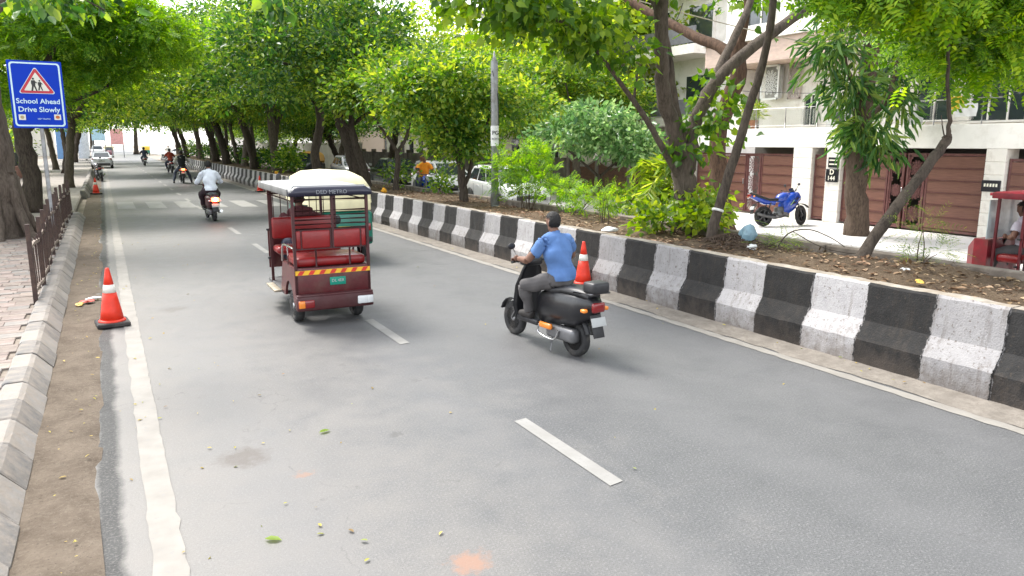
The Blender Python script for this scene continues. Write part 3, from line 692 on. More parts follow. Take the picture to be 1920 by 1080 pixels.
# weeping mast tree on the apron
t = thing('mast_tree', 'straight brown mast tree on the apron draped with long drooping leaves', 'tree', (15.95, 11.9, 0)); m_ = MB()
limb(m_, [(0, 0, -.1), (-.1, 0, .7), (-.25, 0, 1.7), (-.2, 0, 3), (-.1, 0, 4.4), (0, 0, 6.2)], .29, .17, 14, 4, .03, .45)
limb(m_, [(-.2, 0, 2.6), (.5, -.1, 3.3), (.8, -.1, 4.2)], .09, .05, 8, 5, .02); limb(m_, [(-.2, 0, 3.2), (-.9, 0, 4), (-1.2, 0, 4.8)], .07, .04, 8, 6, .02)
m_.build('trunk', bk_brown, t)
P, O = clump_points([(-.25, -.2, 2.45, .5, .5, .45, 30), (-.75, 0, 3.35, .55, .5, .5, 26), (-1.2, .0, 4.2, .6, .6, .7, 34), (.15, -.2, 1.95, .3, .3, .3, 11), (1.0, 0, 3.2, .35, .4, .7, 24), (1.1, 0, 4.3, .6, .6, .6, 26), (.2, 0, 5.6, 1.6, 1.3, .8, 80)], 11, .2, 7)
put('crown', leaf_mesh('crown', P, O, .34, 'long', lf_mast, .3, 1.0, 7), t)
# reddish trunk behind the fig, dark bough crossing left
tree('bough_tree', 'reddish barked tree behind the fig with a dark bough reaching left', 'tree', (12.5, 12.8, 0),
     [([(0, -.1, -.1), (-.1, .1, 1.2), (-.1, .3, 2.4), (0, -.1, 3.6), (0, -.1, 4.4)], .24, .17), ([(0, 0, 4.0), (0, .4, 4.35), (0, 1.4, 4.75), (-.1, 3.4, 5.7), (-.2, 4.4, 6.3)], .15, .09), ([(0, -.1, 4.2), (.1, -.2, 5), (.2, 0, 6.5)], .1, .05)],
     [(.3, 0, 7.0, 1.4, 1.4, .6, 30), (.2, -.2, 5.3, .8, .7, .4, 16), (0, 4.5, 7.2, 1.2, 1.2, .5, 20)], 9, .22, .15, 'heart', lf_pipal, bk_red, 78, droop=.6)
# glossy leaved small tree before the brick wall
tree('small_tree', 'low spreading tree with pale glossy leaves before the brown boundary wall', 'tree', (15, 21.2, 0),
     [([(0, 0, -.1), (-.05, 0, .6), (-.1, .1, 1.2)], .11, .08), ([(-.1, .1, 1.1), (-.6, .4, 1.6), (-1, .7, 2)], .06, .03), ([(-.1, .1, 1.1), (.4, -.3, 1.7), (.8, -.5, 2.1)], .06, .03)],
     [(-.9, 1.0, 2.3, 1.3, 1.5, .8, 80), (.3, -.6, 2.2, 1.2, 1.4, .8, 80), (-.2, .4, 2.9, 1.4, 1.7, .6, 120), (.4, -1.3, 1.9, .7, .8, .45, 50)], 13, .2, .19, 'oval', lf_gloss, bk_dark, 79, up=.4, droop=.5)
# feathery tree overhanging from the left
tree('feathery_tree', 'feathery leaved tree arching over the road from the left footpath', 'tree', (-2.1, 27.5, .1),
     [([(0, 0, -.1), (.1, 0, 1.2), (.0, 0, 2.6), (.3, 0, 4.2)], .3, .2), ([(.1, 0, 3.4), (1.1, -.4, 4.9), (1.6, -.6, 5.8)], .13, .05), ([(.0, 0, 2.4), (.9, .3, 3.2), (2.4, .2, 3.9), (3.6, 0, 4.8)], .12, .03), ([(.2, 0, 3.6), (-.8, 0, 4.6), (-2, 0, 5.2)], .1, .04)],
     [(1.2, -.6, 5.2, 1.7, 1.8, .9, 150), (3.0, -.6, 5.6, 1.7, 1.8, .9, 150), (4.1, -.5, 5.0, 1.0, 1.3, .8, 80), (2.2, .2, 4.2, 1.2, 1.3, .45, 70), (-1.2, 0, 5.2, 1.7, 1.8, 1, 130), (.3, -.5, 3.6, .9, 1, .4, 40), (1.2, 0, 6.6, 2.6, 2.2, .9, 150)], 12, .26, .36, 'broad', lf_fern, bk_dark, 80, up=1.0, droop=.25, group=None)
# massive trunk at the picture's left edge
t = thing('old_tree', 'massive grey trunk with buttress roots at the left edge behind the school sign', 'tree', (-2.2, 20.3, .1)); m_ = MB()
limb(m_, [(0, 0, -.1), (0, 0, .5), (.02, 0, 1.5), (-.05, 0, 3), (-.1, 0, 4.6), (0, 0, 6)], .52, .36, 18, 4, .03, .55)
for k in range(7):
    a = k * .9 + .3; limb(m_, [(math.cos(a) * .36, math.sin(a) * .36, 1.5), (math.cos(a) * .5, math.sin(a) * .5, .7), (math.cos(a) * .72, math.sin(a) * .72, .15), (math.cos(a) * 1.0, math.sin(a) * 1.0, -.05)], .12, .1, 8, 20 + k, .015)
limb(m_, [(.1, 0, 4.6), (.9, .6, 5.6), (1.8, .9, 6.6)], .13, .06, 8, 31, .02); limb(m_, [(0, 0, 4.4), (-1, 0, 5.6), (-2, 0, 6.6)], .2, .1, 8, 32, .02)
m_.build('trunk', bk_grey, t)
P, O = clump_points([(1.4, -.2, 6.6, 2.0, 2.0, .8, 130), (-1.5, 0, 7, 2.4, 2.4, 1, 130), (3.3, -1, 7.4, 1.6, 1.8, .5, 60)], 11, .25, 12); put('crown', leaf_mesh('crown', P, O, .17, 'oval', lf_mid, .6, .3, 12), t)
# foreground twigs that hang into the top of the frame
t = thing('overhanging_bough', 'leafy bough tip hanging into the top left of the view', 'branch', (-.34, 9.0, 3.44)); m_ = MB()
limb(m_, [(-1.2, 0, 1.2), (-.5, 0, .8), (0, 0, .4), (.5, .1, .15)], .03, .006, 6, 2, .01); m_.build('stem', bk_dark, t)
P, O = clump_points([(-.1, 0, .18, .36, .3, .16, 16), (.3, .1, .22, .3, .25, .12, 10)], 7, .09, 21); put('leaves', leaf_mesh('leaves', P, O, .13, 'oval', lf_dark, .4, .7, 21), t)
t = thing('overhanging_bough', 'small dark leaf spray hanging at the top edge above the auto rickshaw', 'branch', (1.83, 9.0, 3.66)); m_ = MB()
limb(m_, [(.3, 0, 1), (.15, 0, .4), (0, 0, .05)], .012, .004, 6, 2, .005); m_.build('stem', bk_dark, t)
P, O = clump_points([(0, 0, .05, .1, .1, .12, 5)], 5, .07, 22); put('leaves', leaf_mesh('leaves', P, O, .12, 'heart', lf_dark, .4, .8, 22), t)
# shrubs of the median
def shrub(name, label, loc, blobs, per, cr, size, kind, lmat, seed, stems=6, up=.7, droop=.1, h=.6):
    t = thing(name, label, 'shrub', loc); m_ = MB(); r = random.Random(seed)
    for k in range(stems):
        B = blobs[k % len(blobs)]; e = Vector((B[0] + r.uniform(-.5, .5) * B[3], B[1] + r.uniform(-.5, .5) * B[4], B[2] + .2 * B[5]))
        s0 = Vector((r.uniform(-.12, .12), r.uniform(-.12, .12), -.05)); limb(m_, [s0, s0.lerp(e, .5) + Vector((r.uniform(-.05, .05), 0, .05)), e], .012, .004, 5, seed + k, .006)
    m_.build('stems', bk_brown, t); P, O = clump_points(blobs, per, cr, seed, .25); put('foliage', leaf_mesh('foliage', P, O, size, kind, lmat, up, droop, seed), t); return t
lf_yg = leafmat('leaf_shoots', (.05, .12, .012), (.12, .21, .025), (.25, .32, .045), .5)
shrub('fig_shoots', 'bright heart-leaved shoots crowding round the foot of the fig', (8.75, 10.15, .66), [(-.45, -.1, .25, .5, .5, .25, 22), (.25, -.35, .3, .5, .45, .3, 30), (.6, .1, .45, .5, .5, .35, 30), (-.2, .5, .35, .45, .5, .28, 16), (1.1, .4, .35, .5, .5, .35, 26)], 8, .12, .11, 'heart', lf_yg, 91, 14, .5, .35)
shrub('feathery_shrub', 'tall feathery green shrub right beside the lamp post', (8.55, 15.1, .66), [(-.3, .4, .9, .5, .55, .45, 24), (.2, -.4, .8, .5, .5, .45, 22), (.1, .1, 1.35, .4, .45, .25, 12), (.3, .7, .6, .4, .4, .35, 10)], 9, .13, .24, 'broad', lf_fern, 92, 12, 1.0, .0)
shrub('feathery_shrub', 'lower feathery shrub between the lamp post and the fig', (8.6, 13.2, .66), [(0, .3, .55, .4, .45, .35, 14), (.1, -.5, .42, .4, .4, .3, 11)], 9, .12, .22, 'broad', lf_fern, 93, 9, 1.0, .0)
shrub('feathery_shrub', 'sparse feathery sprigs just left of the fig shoots', (8.5, 11.9, .66), [(0, 0, .55, .3, .3, .4, 12), (.1, .4, .3, .3, .3, .2, 9)], 8, .1, .2, 'frond', lf_fern, 94, 6, 1.0, .0)
shrub('weedy_sapling', 'spindly sapling with dark compound leaves before the right gate', (9.2, 5.95, .62), [(0, 0, .5, .22, .22, .22, 12), (.1, -.15, .2, .2, .2, .12, 7)], 5, .1, .26, 'frond', lf_mid, 95, 4, 1.0, .1)
shrub('weedy_sapling', 'leaning weed tuft beside the blue plastic bag', (8.55, 7.85, .64), [(.1, -.1, .16, .3, .25, .1, 18)], 6, .1, .22, 'fine', lf_mid, 96, 5, 1.0, .0)
for k, (x, y, s, l) in enumerate([(8.9, 46, .9, 'first'), (8.8, 50, .8, 'second'), (8.9, 55.5, 1.0, 'third'), (8.8, 61, .9, 'fourth'), (8.9, 67, 1.1, 'fifth'), (8.7, 73, 1.0, 'sixth'), (8.9, 80, 1.1, 'seventh'), (8.7, 86, 1.0, 'eighth'), (8.9, 93, 1.2, 'ninth')]):
    shrub('understorey_bush', l + ' dark bush between the far median trunks, counting from the second cone', (x, y, .62), [(0, 0, s * .8, s * .8, s * 1.6, s * .8, 40)], 9, .2, .2, 'oval', lf_dark, 140 + k, 5)
for k, (x, y, rz, l) in enumerate([(8.5, 44.2, 1.9, 'slim stem crowding the pale double trunk on its right'), (8.4, 49.5, 4.4, 'slim stem between the second and third far median trees'), (8.3, 55.8, 5.5, 'slim stem left of the third far median tree'), (8.5, 62, .9, 'slim stem behind the thick dark median tree'), (8.3, 70.5, 2.9, 'slim stem beyond the dark median tree'), (8.4, 82, 3.9, 'slim stem before the last median tree')]):
    plant(gB, l, (x, y, .6), rz, (.8, .8, 1.0))
shrub('roadside_bush', 'round green bush in the median left of the yellow roofed auto', (8.5, 40.0, .62), [(0, 0, .8, .6, .9, .8, 60), (.1, .5, .5, .6, .6, .5, 30)], 10, .17, .17, 'oval', lf_mid, 97, 8)
for k, (x, y, s, l) in enumerate([(9.0, 21.2, .4, 'small dark bush at the foot of the Y-forked tree'), (8.8, 24.8, .5, 'low bush between the Y-forked tree and the curved trunk')]):
    shrub('low_bush', l, (x, y, .62), [(0, 0, s, s, s * 1.3, s, 26)], 9, .13, .13, 'oval', lf_mid, 98 + k, 5)
# areca palm by the wall
t = thing('areca_palm', 'yellow green feather palm across the service lane, behind the fig trunk', 'palm', (14.2, 17.2, 0)); m_ = MB(); fr = []
for k in range(15):
    a = k * 2.4; e = rng.uniform(.5, 1.0); top = Vector((math.cos(a) * e, math.sin(a) * e, 1.1 + rng.uniform(-.3, .75)))
    p = smooth_path([(0, 0, 0), (math.cos(a) * .12, math.sin(a) * .12, .6), (math.cos(a) * e * .5, math.sin(a) * e * .5, top.z), top - Vector((0, 0, rng.uniform(.1, .35)))], 6)
    m_.tube(p, [.018 * (1 - i / len(p)) + .004 for i in range(len(p))], 5)
    for i in range(6, len(p)):
        d = (p[i] - p[i - 1]).normalized(); s = d.cross(Vector((0, 0, 1))).normalized()
        for q in (0, .5):
            for sg in (1, -1): fr.append((p[i].lerp(p[i - 1], q), s * sg * .9 + d * .6))
m_.build('stems', M('palm_stem', (.2, .22, .06), .6), t)
put('fronds', leaf_mesh('fronds', np.array([tuple(x[0]) for x in fr]), np.array([tuple(x[1] * 2.5) for x in fr]), .42, 'long', lf_lime, .6, .6, 3, .25), t)
shrub('wall_bush', 'leafy bush at the foot of the feather palm', (14.4, 18.4, 0), [(0, 0, .5, .7, .7, .5, 40), (-.2, .8, .4, .6, .6, .4, 30)], 10, .15, .14, 'oval', lf_mid, 111, 8)
# ================================================================== houses and walls across the service lane
cream = M('cream_stone', (.74, .70, .64), .75, var=.08, scale=3, bump=.15, bscale=30, grime=(.5, .45, .39), gamt=.25)
white_w = M('white_render', (.80, .77, .72), .8, var=.06, scale=2, bump=.12, bscale=40, grime=(.58, .54, .48), gamt=.25, gscale=1.2)
pinkst = M('pink_stone', (.56, .42, .35), .75, var=.15, scale=4, bump=.2, bscale=30, stretch=(1, 1, 3))
maroon = M('gate_steel', (.105, .035, .032), .45, var=.2, scale=10, grime=(.16, .08, .07), gamt=.25)
wood_t = NT('gate_wood'); v = wood_t.coord('Object', (1, 1.2, 26)); oi = wood_t.n('ObjectInfo')
av = wood_t.n('VectorMath', operation='ADD'); cb = wood_t.n('CombineXYZ'); wood_t.l(wood_t.math('MULTIPLY', oi.outputs['Random'], 60), cb.inputs[2]); wood_t.l(v, av.inputs[0]); wood_t.l(cb.outputs[0], av.inputs[1])
c = wood_t.ramp(wood_t.noise(av.outputs[0], 2.2, 7, .65), [(.3, (.10, .042, .03)), (.7, (.2, .088, .06))]); wood_t.base(c, .5); wood = wood_t.m
darkglass = glass('window_glass', (.03, .04, .045)); steel = M('rail_steel', (.5, .5, .5), .3, .9, var=.1)
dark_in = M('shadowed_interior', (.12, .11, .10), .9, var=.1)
black_pl = M('plaque_black', (.012, .012, .018), .3, var=.1); gold = M('plaque_letters', (.75, .72, .6), .4, var=.05)
hs_ = thing('house', 'pale stone house behind the wooden gates with a railed balcony', 'house', (18, 0, 0))
def hb(name, x0, x1, y0, y1, z0, z1, m, bev=.0, par=None, lab=None): return MB().box(((x0 + x1) / 2 - 18, (y0 + y1) / 2, (z0 + z1) / 2), (x1 - x0, y1 - y0, z1 - z0), bev=bev).build(name, m, par or hs_, label=lab)
hb('balcony_fascia', 17.85, 18.5, 8.1, 19.9, 2.12, 2.68, white_w, .01)
hb('balcony_fascia', 17.95, 18.5, 2.0, 8.09, 2.12, 2.62, M('grey_render', (.42, .41, .39), .85, var=.12), .01)
hb('balcony_floor', 18.51, 21, 2.0, 19.9, 2.3, 2.64, white_w)
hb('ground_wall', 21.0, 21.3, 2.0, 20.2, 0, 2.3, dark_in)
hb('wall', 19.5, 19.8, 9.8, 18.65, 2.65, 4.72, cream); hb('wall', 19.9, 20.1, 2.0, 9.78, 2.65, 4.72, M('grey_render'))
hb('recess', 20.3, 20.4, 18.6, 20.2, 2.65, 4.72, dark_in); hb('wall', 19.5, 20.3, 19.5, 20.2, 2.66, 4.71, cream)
hb('slab_band', 18.4, 20.5, 2.0, 20.2, 4.73, 5.42, pinkst, .01); hb('slab_edge', 18.3, 20.5, 2.0, 20.3, 5.425, 5.52, white_w, .008)
hb('upper_wall', 19.3, 19.7, 2.0, 20.2, 5.525, 8.8, white_w); hb('parapet', 19.1, 19.8, 1.9, 20.3, 8.81, 9.0, white_w)
def window(y0, y1, z0, z1, x, par=hs_, fr=white_w, gl=darkglass, mull=1):
    b = MB(); w = .05
    for (a0, a1, c0, c1) in ((y0, y1, z0, z0 + w), (y0, y1, z1 - w, z1), (y0, y0 + w, z0 + w, z1 - w), (y1 - w, y1, z0 + w, z1 - w)): b.box((x - 18.03, (a0 + a1) / 2, (c0 + c1) / 2), (.1, a1 - a0, c1 - c0))
    for k in range(mull): yy = y0 + (y1 - y0) * (k + 1) / (mull + 1); b.box((x - 18.02, yy, (z0 + z1) / 2), (.05, .035, z1 - z0 - 2 * w))
    f = b.build('window', fr, par)
    MB().box((x - 18.0, (y0 + y1) / 2, (z0 + z1) / 2), (.02, y1 - y0 - 2 * w, z1 - z0 - 2 * w)).build('pane', gl, f); return f
window(16.25, 16.8, 2.75, 3.75, 19.48); window(13.5, 14.35, 3.2, 4.35, 19.48); window(12.0, 13.1, 2.8, 4.4, 19.48); window(10.2, 11.6, 2.75, 4.4, 19.48, mull=2); window(7.2, 9.2, 2.75, 4.4, 19.88, mull=2)
window(15.6, 16.9, 6.1, 7.9, 19.28, mull=1); window(12, 13.6, 6.0, 7.8, 19.28); window(18, 19.2, 6, 7.8, 19.28)
# carved screens
def jali(parent, y0, y1, z0, z1, x, m, n=1, frame=.05, thick=.025, name='carved_screen'):
    b = MB(); w = y1 - y0; yc = (y0 + y1) / 2
    for (a0, a1, c0, c1) in ((y0, y1, z0, z0 + frame), (y0, y1, z1 - frame, z1), (y0, y0 + frame, z0, z1), (y1 - frame, y1, z0, z1)): b.box((x - 18, (a0 + a1) / 2, (c0 + c1) / 2), (thick, a1 - a0, c1 - c0))
    hgt = (z1 - z0 - 2 * frame) / n; Rr = min(w / 2 - frame, hgt / 2)
    for k in range(n):
        zc = z0 + frame + hgt * (k + .5)
        for rr, cnt, pl in ((.30, 8, .28), (.66, 12, .34), (1.0, 14, .3)):
            for i in range(cnt):
                a = 2 * math.pi * i / cnt; cy, cz = yc + math.cos(a) * Rr * rr, zc + math.sin(a) * Rr * rr
                pts = []
                for q in range(9):
                    t_ = 2 * math.pi * q / 8; u = math.cos(t_) * Rr * pl * .6; v_ = math.sin(t_) * Rr * pl * .33
                    yy = cy + math.cos(a) * u - math.sin(a) * v_; zz = cz + math.sin(a) * u + math.cos(a) * v_
                    pts.append((x - 18, min(max(yy, y0 + .01), y1 - .01), min(max(zz, z0 + .01), z1 - .01)))
                b.tube(pts, (.011 if w > .5 else .009), 4, cap=False, sm=False)
        for s in (-1, 1):
            for s2 in (-1, 1): b.box((x - 18, yc + s * Rr * .88, zc + s2 * hgt * .44), (thick * .8, Rr * .25, hgt * .07), rot=(R(45) * s * s2, 0, 0))
    return b.build(name, m, parent)
jali(hs_, 17.55, 18.3, 3.62, 4.7, 19.1, M('white_screen', (.8, .79, .77), .5, var=.04), 1); MB().box((19.3 - 18, 17.92, 4.16), (.03, .7, 1.0)).build('screen_backing', M('screen_back', (.34, .33, .31), .8), hs_)
jali(hs_, 16.95, 17.45, 3.62, 4.7, 19.42, M('grey_screen', (.4, .33, .3), .6, var=.1), 2)
# balcony railing
b = MB(); b.tube([(-.05, 10.0, 3.27), (-.05, 19.8, 3.27)], .02, 8); b.tube([(-.05, 10.0, 2.76), (-.05, 19.8, 2.76)], .01, 6); rail = b.build('handrail', steel, hs_)
pmesh = MB().tube([(0, 0, 2.67), (0, 0, 3.27)], .016, 6).mesh('baluster', steel)
for k in range(9): put('baluster', pmesh, hs_, (-.05, 10.4 + 1.15 * k, 0))
gl_t = NT('rail_glass'); gl_t.base((.75, .82, .8), .02); gl_t.b.inputs['Transmission Weight'].default_value = 1; gl_t.b.inputs['IOR'].default_value = 1.05; gl_t.b.inputs['Alpha'].default_value = .35
for k in range(8): MB().box((-.05, 10.975 + 1.15 * k, 3.0), (.008, 1.08, .42)).build('glass_panel', gl_t.m, hs_)
# gate pillars with stone courses (parts of the house front)
cmesh = {}
def pillar(y0, y1, x0=17.85, x1=18.35, top=2.12):
    n = 7; h = (top - .06) / n
    key = round(y1 - y0, 2)
    if key not in cmesh: cmesh[key] = MB().box((0, 0, 0), (x1 - x0, y1 - y0, h - .008), bev=.008).mesh('stone_course', cream)
    p = MB().box(((x0 + x1) / 2 - 18, (y0 + y1) / 2, top / 2), (x1 - x0 - .03, y1 - y0 - .03, top - .01)).build('gate_pillar', cream, hs_)
    for k in range(n): put('stone_course', cmesh[key], p, ((x0 + x1) / 2 - 18, (y0 + y1) / 2, .06 + h * (k + .5)))
pillar(15.0, 15.67); pillar(14.02, 14.5); pillar(9.7, 10.15); pillar(19.9, 20.4); pillar(20.9, 21.7)
# gates: thing > planks, frames, screens
pl_cache = {}
def gate(label, segs, z0=.1, z1=1.93, nm='wooden_gate'):
    y_a = segs[0][1]; t = thing(nm, label, 'gate', (18, 0, 0)); b = MB(); ys_ = []
    for kind, a, c_ in segs:
        lo, hi = min(a, c_), max(a, c_)
        if kind == 'w':
            n = 6; h = (z1 - z0 - .12) / n; key = round(hi - lo, 2)
            if key not in pl_cache: pl_cache[key] = MB().box((0, 0, 0), (.045, hi - lo - .09, h - .022), bev=.004).mesh('plank', wood)
            for k in range(n): put('plank', pl_cache[key], t, (0, (lo + hi) / 2, z0 + .06 + h * (k + .5)))
            for k in range(1, n): b.box((-.028, (lo + hi) / 2, z0 + .06 + h * k), (.03, hi - lo - .08, .02))
        else:
            jali(t, lo + .05, hi - .05, z0 + .06, z1 - .06, 18.0, M('gate_screen', (.15, .06, .055), .5), 3 if kind == 'j' else 2, .03, .02)
        for yy in (lo, hi): b.box((0, yy + (.025 if yy == lo else -.025), (z0 + z1) / 2), (.07, .05, z1 - z0), bev=.004)
        for zz in (z0 + .03, z1 - .03): b.box((.004, (lo + hi) / 2, zz), (.058, hi - lo - .1, .06))
    b.build('frame', maroon, t)
    MB().box((-.06, segs[len(segs) // 2][1] + .08, 1.05), (.03, .025, .16), bev=.006).build('handle', steel, t); return t
gate('wooden gate with carved strip behind the blue motorbike, planks warm brown', [('w', 19.85, 17.62), ('j', 17.6, 17.0), ('w', 16.98, 15.7)])
gate('narrow wooden wicket gate beside the house number plaque', [('w', 14.98, 14.52)])
gate('wide double wooden gate with carved middle screens behind the mast tree', [('w', 14.0, 12.66), ('j', 12.64, 12.2), ('j', 12.14, 11.64), ('w', 11.62, 10.17)], z1=2.0)
gate('wooden gate at the right edge behind the red rickshaw', [('w', 9.68, 8.3), ('w', 8.28, 6.6)], z1=1.9)
pl = MB().box((-.17, 14.26, 1.36), (.03, .4, .36), bev=.005).build('number_plaque', black_pl, hs_)
rot_w = (R(90), 0, R(-90))
text('lettering', 'D', .2, gold, pl, (-.19, 14.26, 1.45), rot_w, bold=.004); text('lettering', '144', .17, gold, pl, (-.19, 14.27, 1.28), rot_w, bold=.003)
pl = MB().box((-.17, 14.24, 1.72), (.03, .34, .28), bev=.005).build('name_plaque', black_pl, hs_)
for k in range(2): MB().box((-.187, 14.24, 1.78 - .11 * k), (.004, .26, .035)).build('lettering', gold, pl)
pl = MB().box((-.17, 9.95, 1.28), (.03, .42, .26), bev=.005).build('name_plaque', black_pl, hs_)
for k in range(5): MB().box((-.187, 10.08 - .065 * k, 1.3), (.004, .04, .07)).build('lettering', gold, pl)
# potted plant and laundry on the balcony
t = thing('potted_plant', 'bushy potted plant on the balcony behind the glass railing', 'plant', (18.35, 17.9, 2.68)); MB().lathe([(.13, 0), (.2, .26), (.22, .28), (.18, .28)], 14).build('pot', M('terracotta', (.42, .2, .12), .85), t)
P, O = clump_points([(0, 0, .55, .38, .42, .32, 30)], 10, .1, 41); put('foliage', leaf_mesh('foliage', P, O, .16, 'long', lf_lime, .6, .2, 41), t)
for k, (y, c_, l, w) in enumerate([(11.0, (.75, .5, .05), 'yellow cloth hung over the balcony railing', .32), (10.75, (.75, .74, .72), 'white cloth hung over the balcony railing, below the yellow one', .5), (12.0, (.5, .5, .5), 'grey cloth bundle drying at the balcony edge', .4)]):
    b = MB(); rows = []
    for i in range(9): rows.append([(17.93 - 18 + .02 * math.sin(i * 1.7 + j * .9) - .03, w * (i / 8 - .5), -.06 * j) for j in range(6)])
    b.loft(rows, closed=False, cap=False); tag(b.build('hanging_cloth', M('cloth_' + str(k), c_, .9, var=.08), None, (18, y, 3.33 - .17 * k)), l, 'cloth')
# neighbour house glimpsed through the fig
h2 = thing('house', 'cream house with deep balconies glimpsed between the fig boughs', 'house', (20, 0, 0))
def h2b(name, x0, x1, y0, y1, z0, z1, m): return MB().box(((x0 + x1) / 2 - 20, (y0 + y1) / 2, (z0 + z1) / 2), (x1 - x0, y1 - y0, z1 - z0)).build(name, m, h2)
h2b('wall', 21.6, 26, 22.4, 31, 0, 10.5, white_w)
for z in (2.9, 5.6, 8.2):
    h2b('balcony', 20, 21.6, 22.6, 30.8, z, z + .35, cream); h2b('balcony_rail', 20, 20.08, 22.6, 30.8, z + .4, z + 1.0, M('rail_dark', (.12, .12, .13), .6))
    for k in range(3):
        y0 = 23.2 + 2.6 * k; f = h2b('window', 21.5, 21.62, y0, y0 + 1.5, z + .45, z + 2.1, white_w); MB().box((1.49, y0 + .75, z + 1.27), (.02, 1.34, 1.5)).build('pane', darkglass, f)
# boundary walls
brick_t = NT('brown_brick'); v = brick_t.coord('Object'); mp = brick_t.n('Mapping'); mp.inputs['Rotation'].default_value = (0, R(90), R(90)); brick_t.l(v, mp.inputs[0])
bt = brick_t.n('TexBrick'); bt.inputs['Scale'].default_value = 4; bt.inputs['Mortar Size'].default_value = .012; bt.inputs['Color1'].default_value = (.16, .075, .05, 1); bt.inputs['Color2'].default_value = (.1, .05, .035, 1); bt.inputs['Mortar'].default_value = (.09, .07, .06, 1)
sx = brick_t.n('SeparateXYZ'); cb = brick_t.n('CombineXYZ'); brick_t.l(v, sx.inputs[0]); brick_t.l(sx.outputs[1], cb.inputs[0]); brick_t.l(sx.outputs[2], cb.inputs[1]); brick_t.l(cb.outputs[0], bt.inputs['Vector'])
brick_t.base(bt.outputs['Color'], .9); brick_t.bump(bt.outputs['Fac'], .4, .01)
bwall = thing('boundary_wall', 'brown brick boundary wall with scalloped coping beside the feather palm', 'wall', (18.1, 0, 0))
for k in range(3):
    y0 = 21.75 + 2.2 * k; n = 9; top = [(y0 + 2.0 * i / n, 1.25 + .3 * (2 * i / n - 1) ** 2) for i in range(n + 1)]
    MB().prism([(y0, 0)] + [(y0 + 2.0, 0)] + top[::-1], 0, .22).build('brick_panel', brick_t.m, bwall)
    b = MB(); b.loft([[(-.03, p[0], p[1] + .004), (.25, p[0], p[1] + .004), (.25, p[0], p[1] + .07), (-.03, p[0], p[1] + .07)] for p in top], sm=False); b.build('coping', M('coping', (.3, .27, .24), .9), bwall)
    MB().box((.11, y0 + 2.1, .85), (.34, .19, 1.7), bev=.01).build('pier', M('wall_pier', (.2, .17, .15), .9, var=.2), bwall)
cw = thing('boundary_wall', 'dark weathered compound wall behind the parked cars', 'wall', (18.1, 0, 0)); dkw = M('weathered_wall', (.17, .15, .13), .95, var=.3, scale=2, bump=.4, grime=(.08, .07, .06), gamt=.4)
for k in range(12):
    MB().box((.1, 29.6 + 2.5 * k, .8), (.2, 2.3, 1.6)).build('wall_panel', dkw, cw); MB().box((.1, 30.85 + 2.5 * k, .9), (.32, .19, 1.8), bev=.01).build('pier', dkw, cw)
ww = thing('boundary_wall', 'long white wall far along the service lane', 'wall', (18.1, 0, 0))
for k in range(12): MB().box((.1, 61 + 4 * k, 1.1), (.2, 3.98, 2.2)).build('wall_panel', M('dusty_wall', (.42, .40, .37), .9, var=.15, scale=1.2), ww); MB().box((.1, 61 + 4 * k, 2.25), (.3, 3.97, .09)).build('coping', cream, ww)
far_m = [M('far_wall_' + str(i), c_, .85, var=.08, scale=.6) for i, c_ in enumerate([(.62, .58, .52), (.7, .67, .62), (.5, .42, .36)])]
def far_house(label, x, y, w, d, h, m, face='-x'):
    t = thing('far_house', label, 'house', (x, y, 0)); MB().box((0, 0, h / 2), (w, d, h)).build('wall', m, t); MB().box((0, 0, h + .1), (w + .4, d + .4, .2)).build('roof', cream, t)
    for z in np.arange(1.2, h - 1.5, 3):
        for yy in np.arange(-d / 2 + 1, d / 2 - 1.2, 2.4):
            f = MB().box((-w / 2 - .03, yy + .6, z + .7), (.1, 1.2, 1.4)).build('window', white_w, t); MB().box((-w / 2 - .085, yy + .6, z + .7), (.02, 1.06, 1.26)).build('pane', darkglass, f)
        MB().box((-w / 2 - .6, 0, z - .5), (1.2, d * .9, .16)).build('balcony', cream, t)
        MB().box((0, -d / 2 - .03, z + .7), (1.3, .08, 1.3)).build('window', darkglass, t)
    return t
far_house('cream block of flats behind the black car', 28, 42, 8, 14, 11, far_m[0]); far_house('white block of flats behind the white service lane wall', 30, 66, 9, 16, 10, far_m[1]); far_house('brown block of flats far down the service lane', 29, 92, 9, 18, 12, far_m[2])
far_house('pale corner block beyond the end of the road', 40, 230, 16, 14, 13, far_m[1])
# ================================================================== left side: fence, sign, walls, far hoarding; cones, post, litter
fence_m = M('fence_paint', (.045, .026, .022), .5, .2, var=.25, scale=20, grime=(.13, .08, .055), gamt=.3, gscale=9)
rail_m = M('fence_rail_worn', (.20, .155, .125), .6, .2, var=.25, scale=12)
fence = thing('pavement_fence', 'dark brown steel railing fence along the edge of the left footpath', 'fence', (-.98, 11.6, .13))
pm_ = MB().box((0, 0, .52), (.055, .055, 1.12), bev=.004).mesh('post', fence_m); bm_ = MB().box((0, 0, .48), (.014, .02, .72)).mesh('bar', fence_m)
def fx(y): return .018 * math.sin(y * 1.1) + .025 * math.sin(y * .43 + 1)
for k in range(12): put('post', pm_, fence, (fx(k * 1.27), k * 1.27, rng.uniform(-.02, .03)), (rng.uniform(-.02, .02), rng.uniform(-.03, .03), 0))
for k in range(11):
    for i in range(1, 10): y = (k + i / 10) * 1.27; put('bar', bm_, fence, (fx(y), y, rng.uniform(-.01, .01)), (0, rng.uniform(-.04, .04), 0))
    for z in (.17, .76):
        y0 = k * 1.27; b = MB(); b.loft([[(fx(y0 + 1.27 * q) + dx, y0 + 1.27 * q, z + .02 * math.sin(5 * (y0 + q)) + dz) for dx, dz in ((-.02, -.02), (.026, -.02), (.026, .022), (-.02, .022))] for q in (.02, .25, .5, .75, .98)], sm=False); b.build('rail', rail_m, fence)
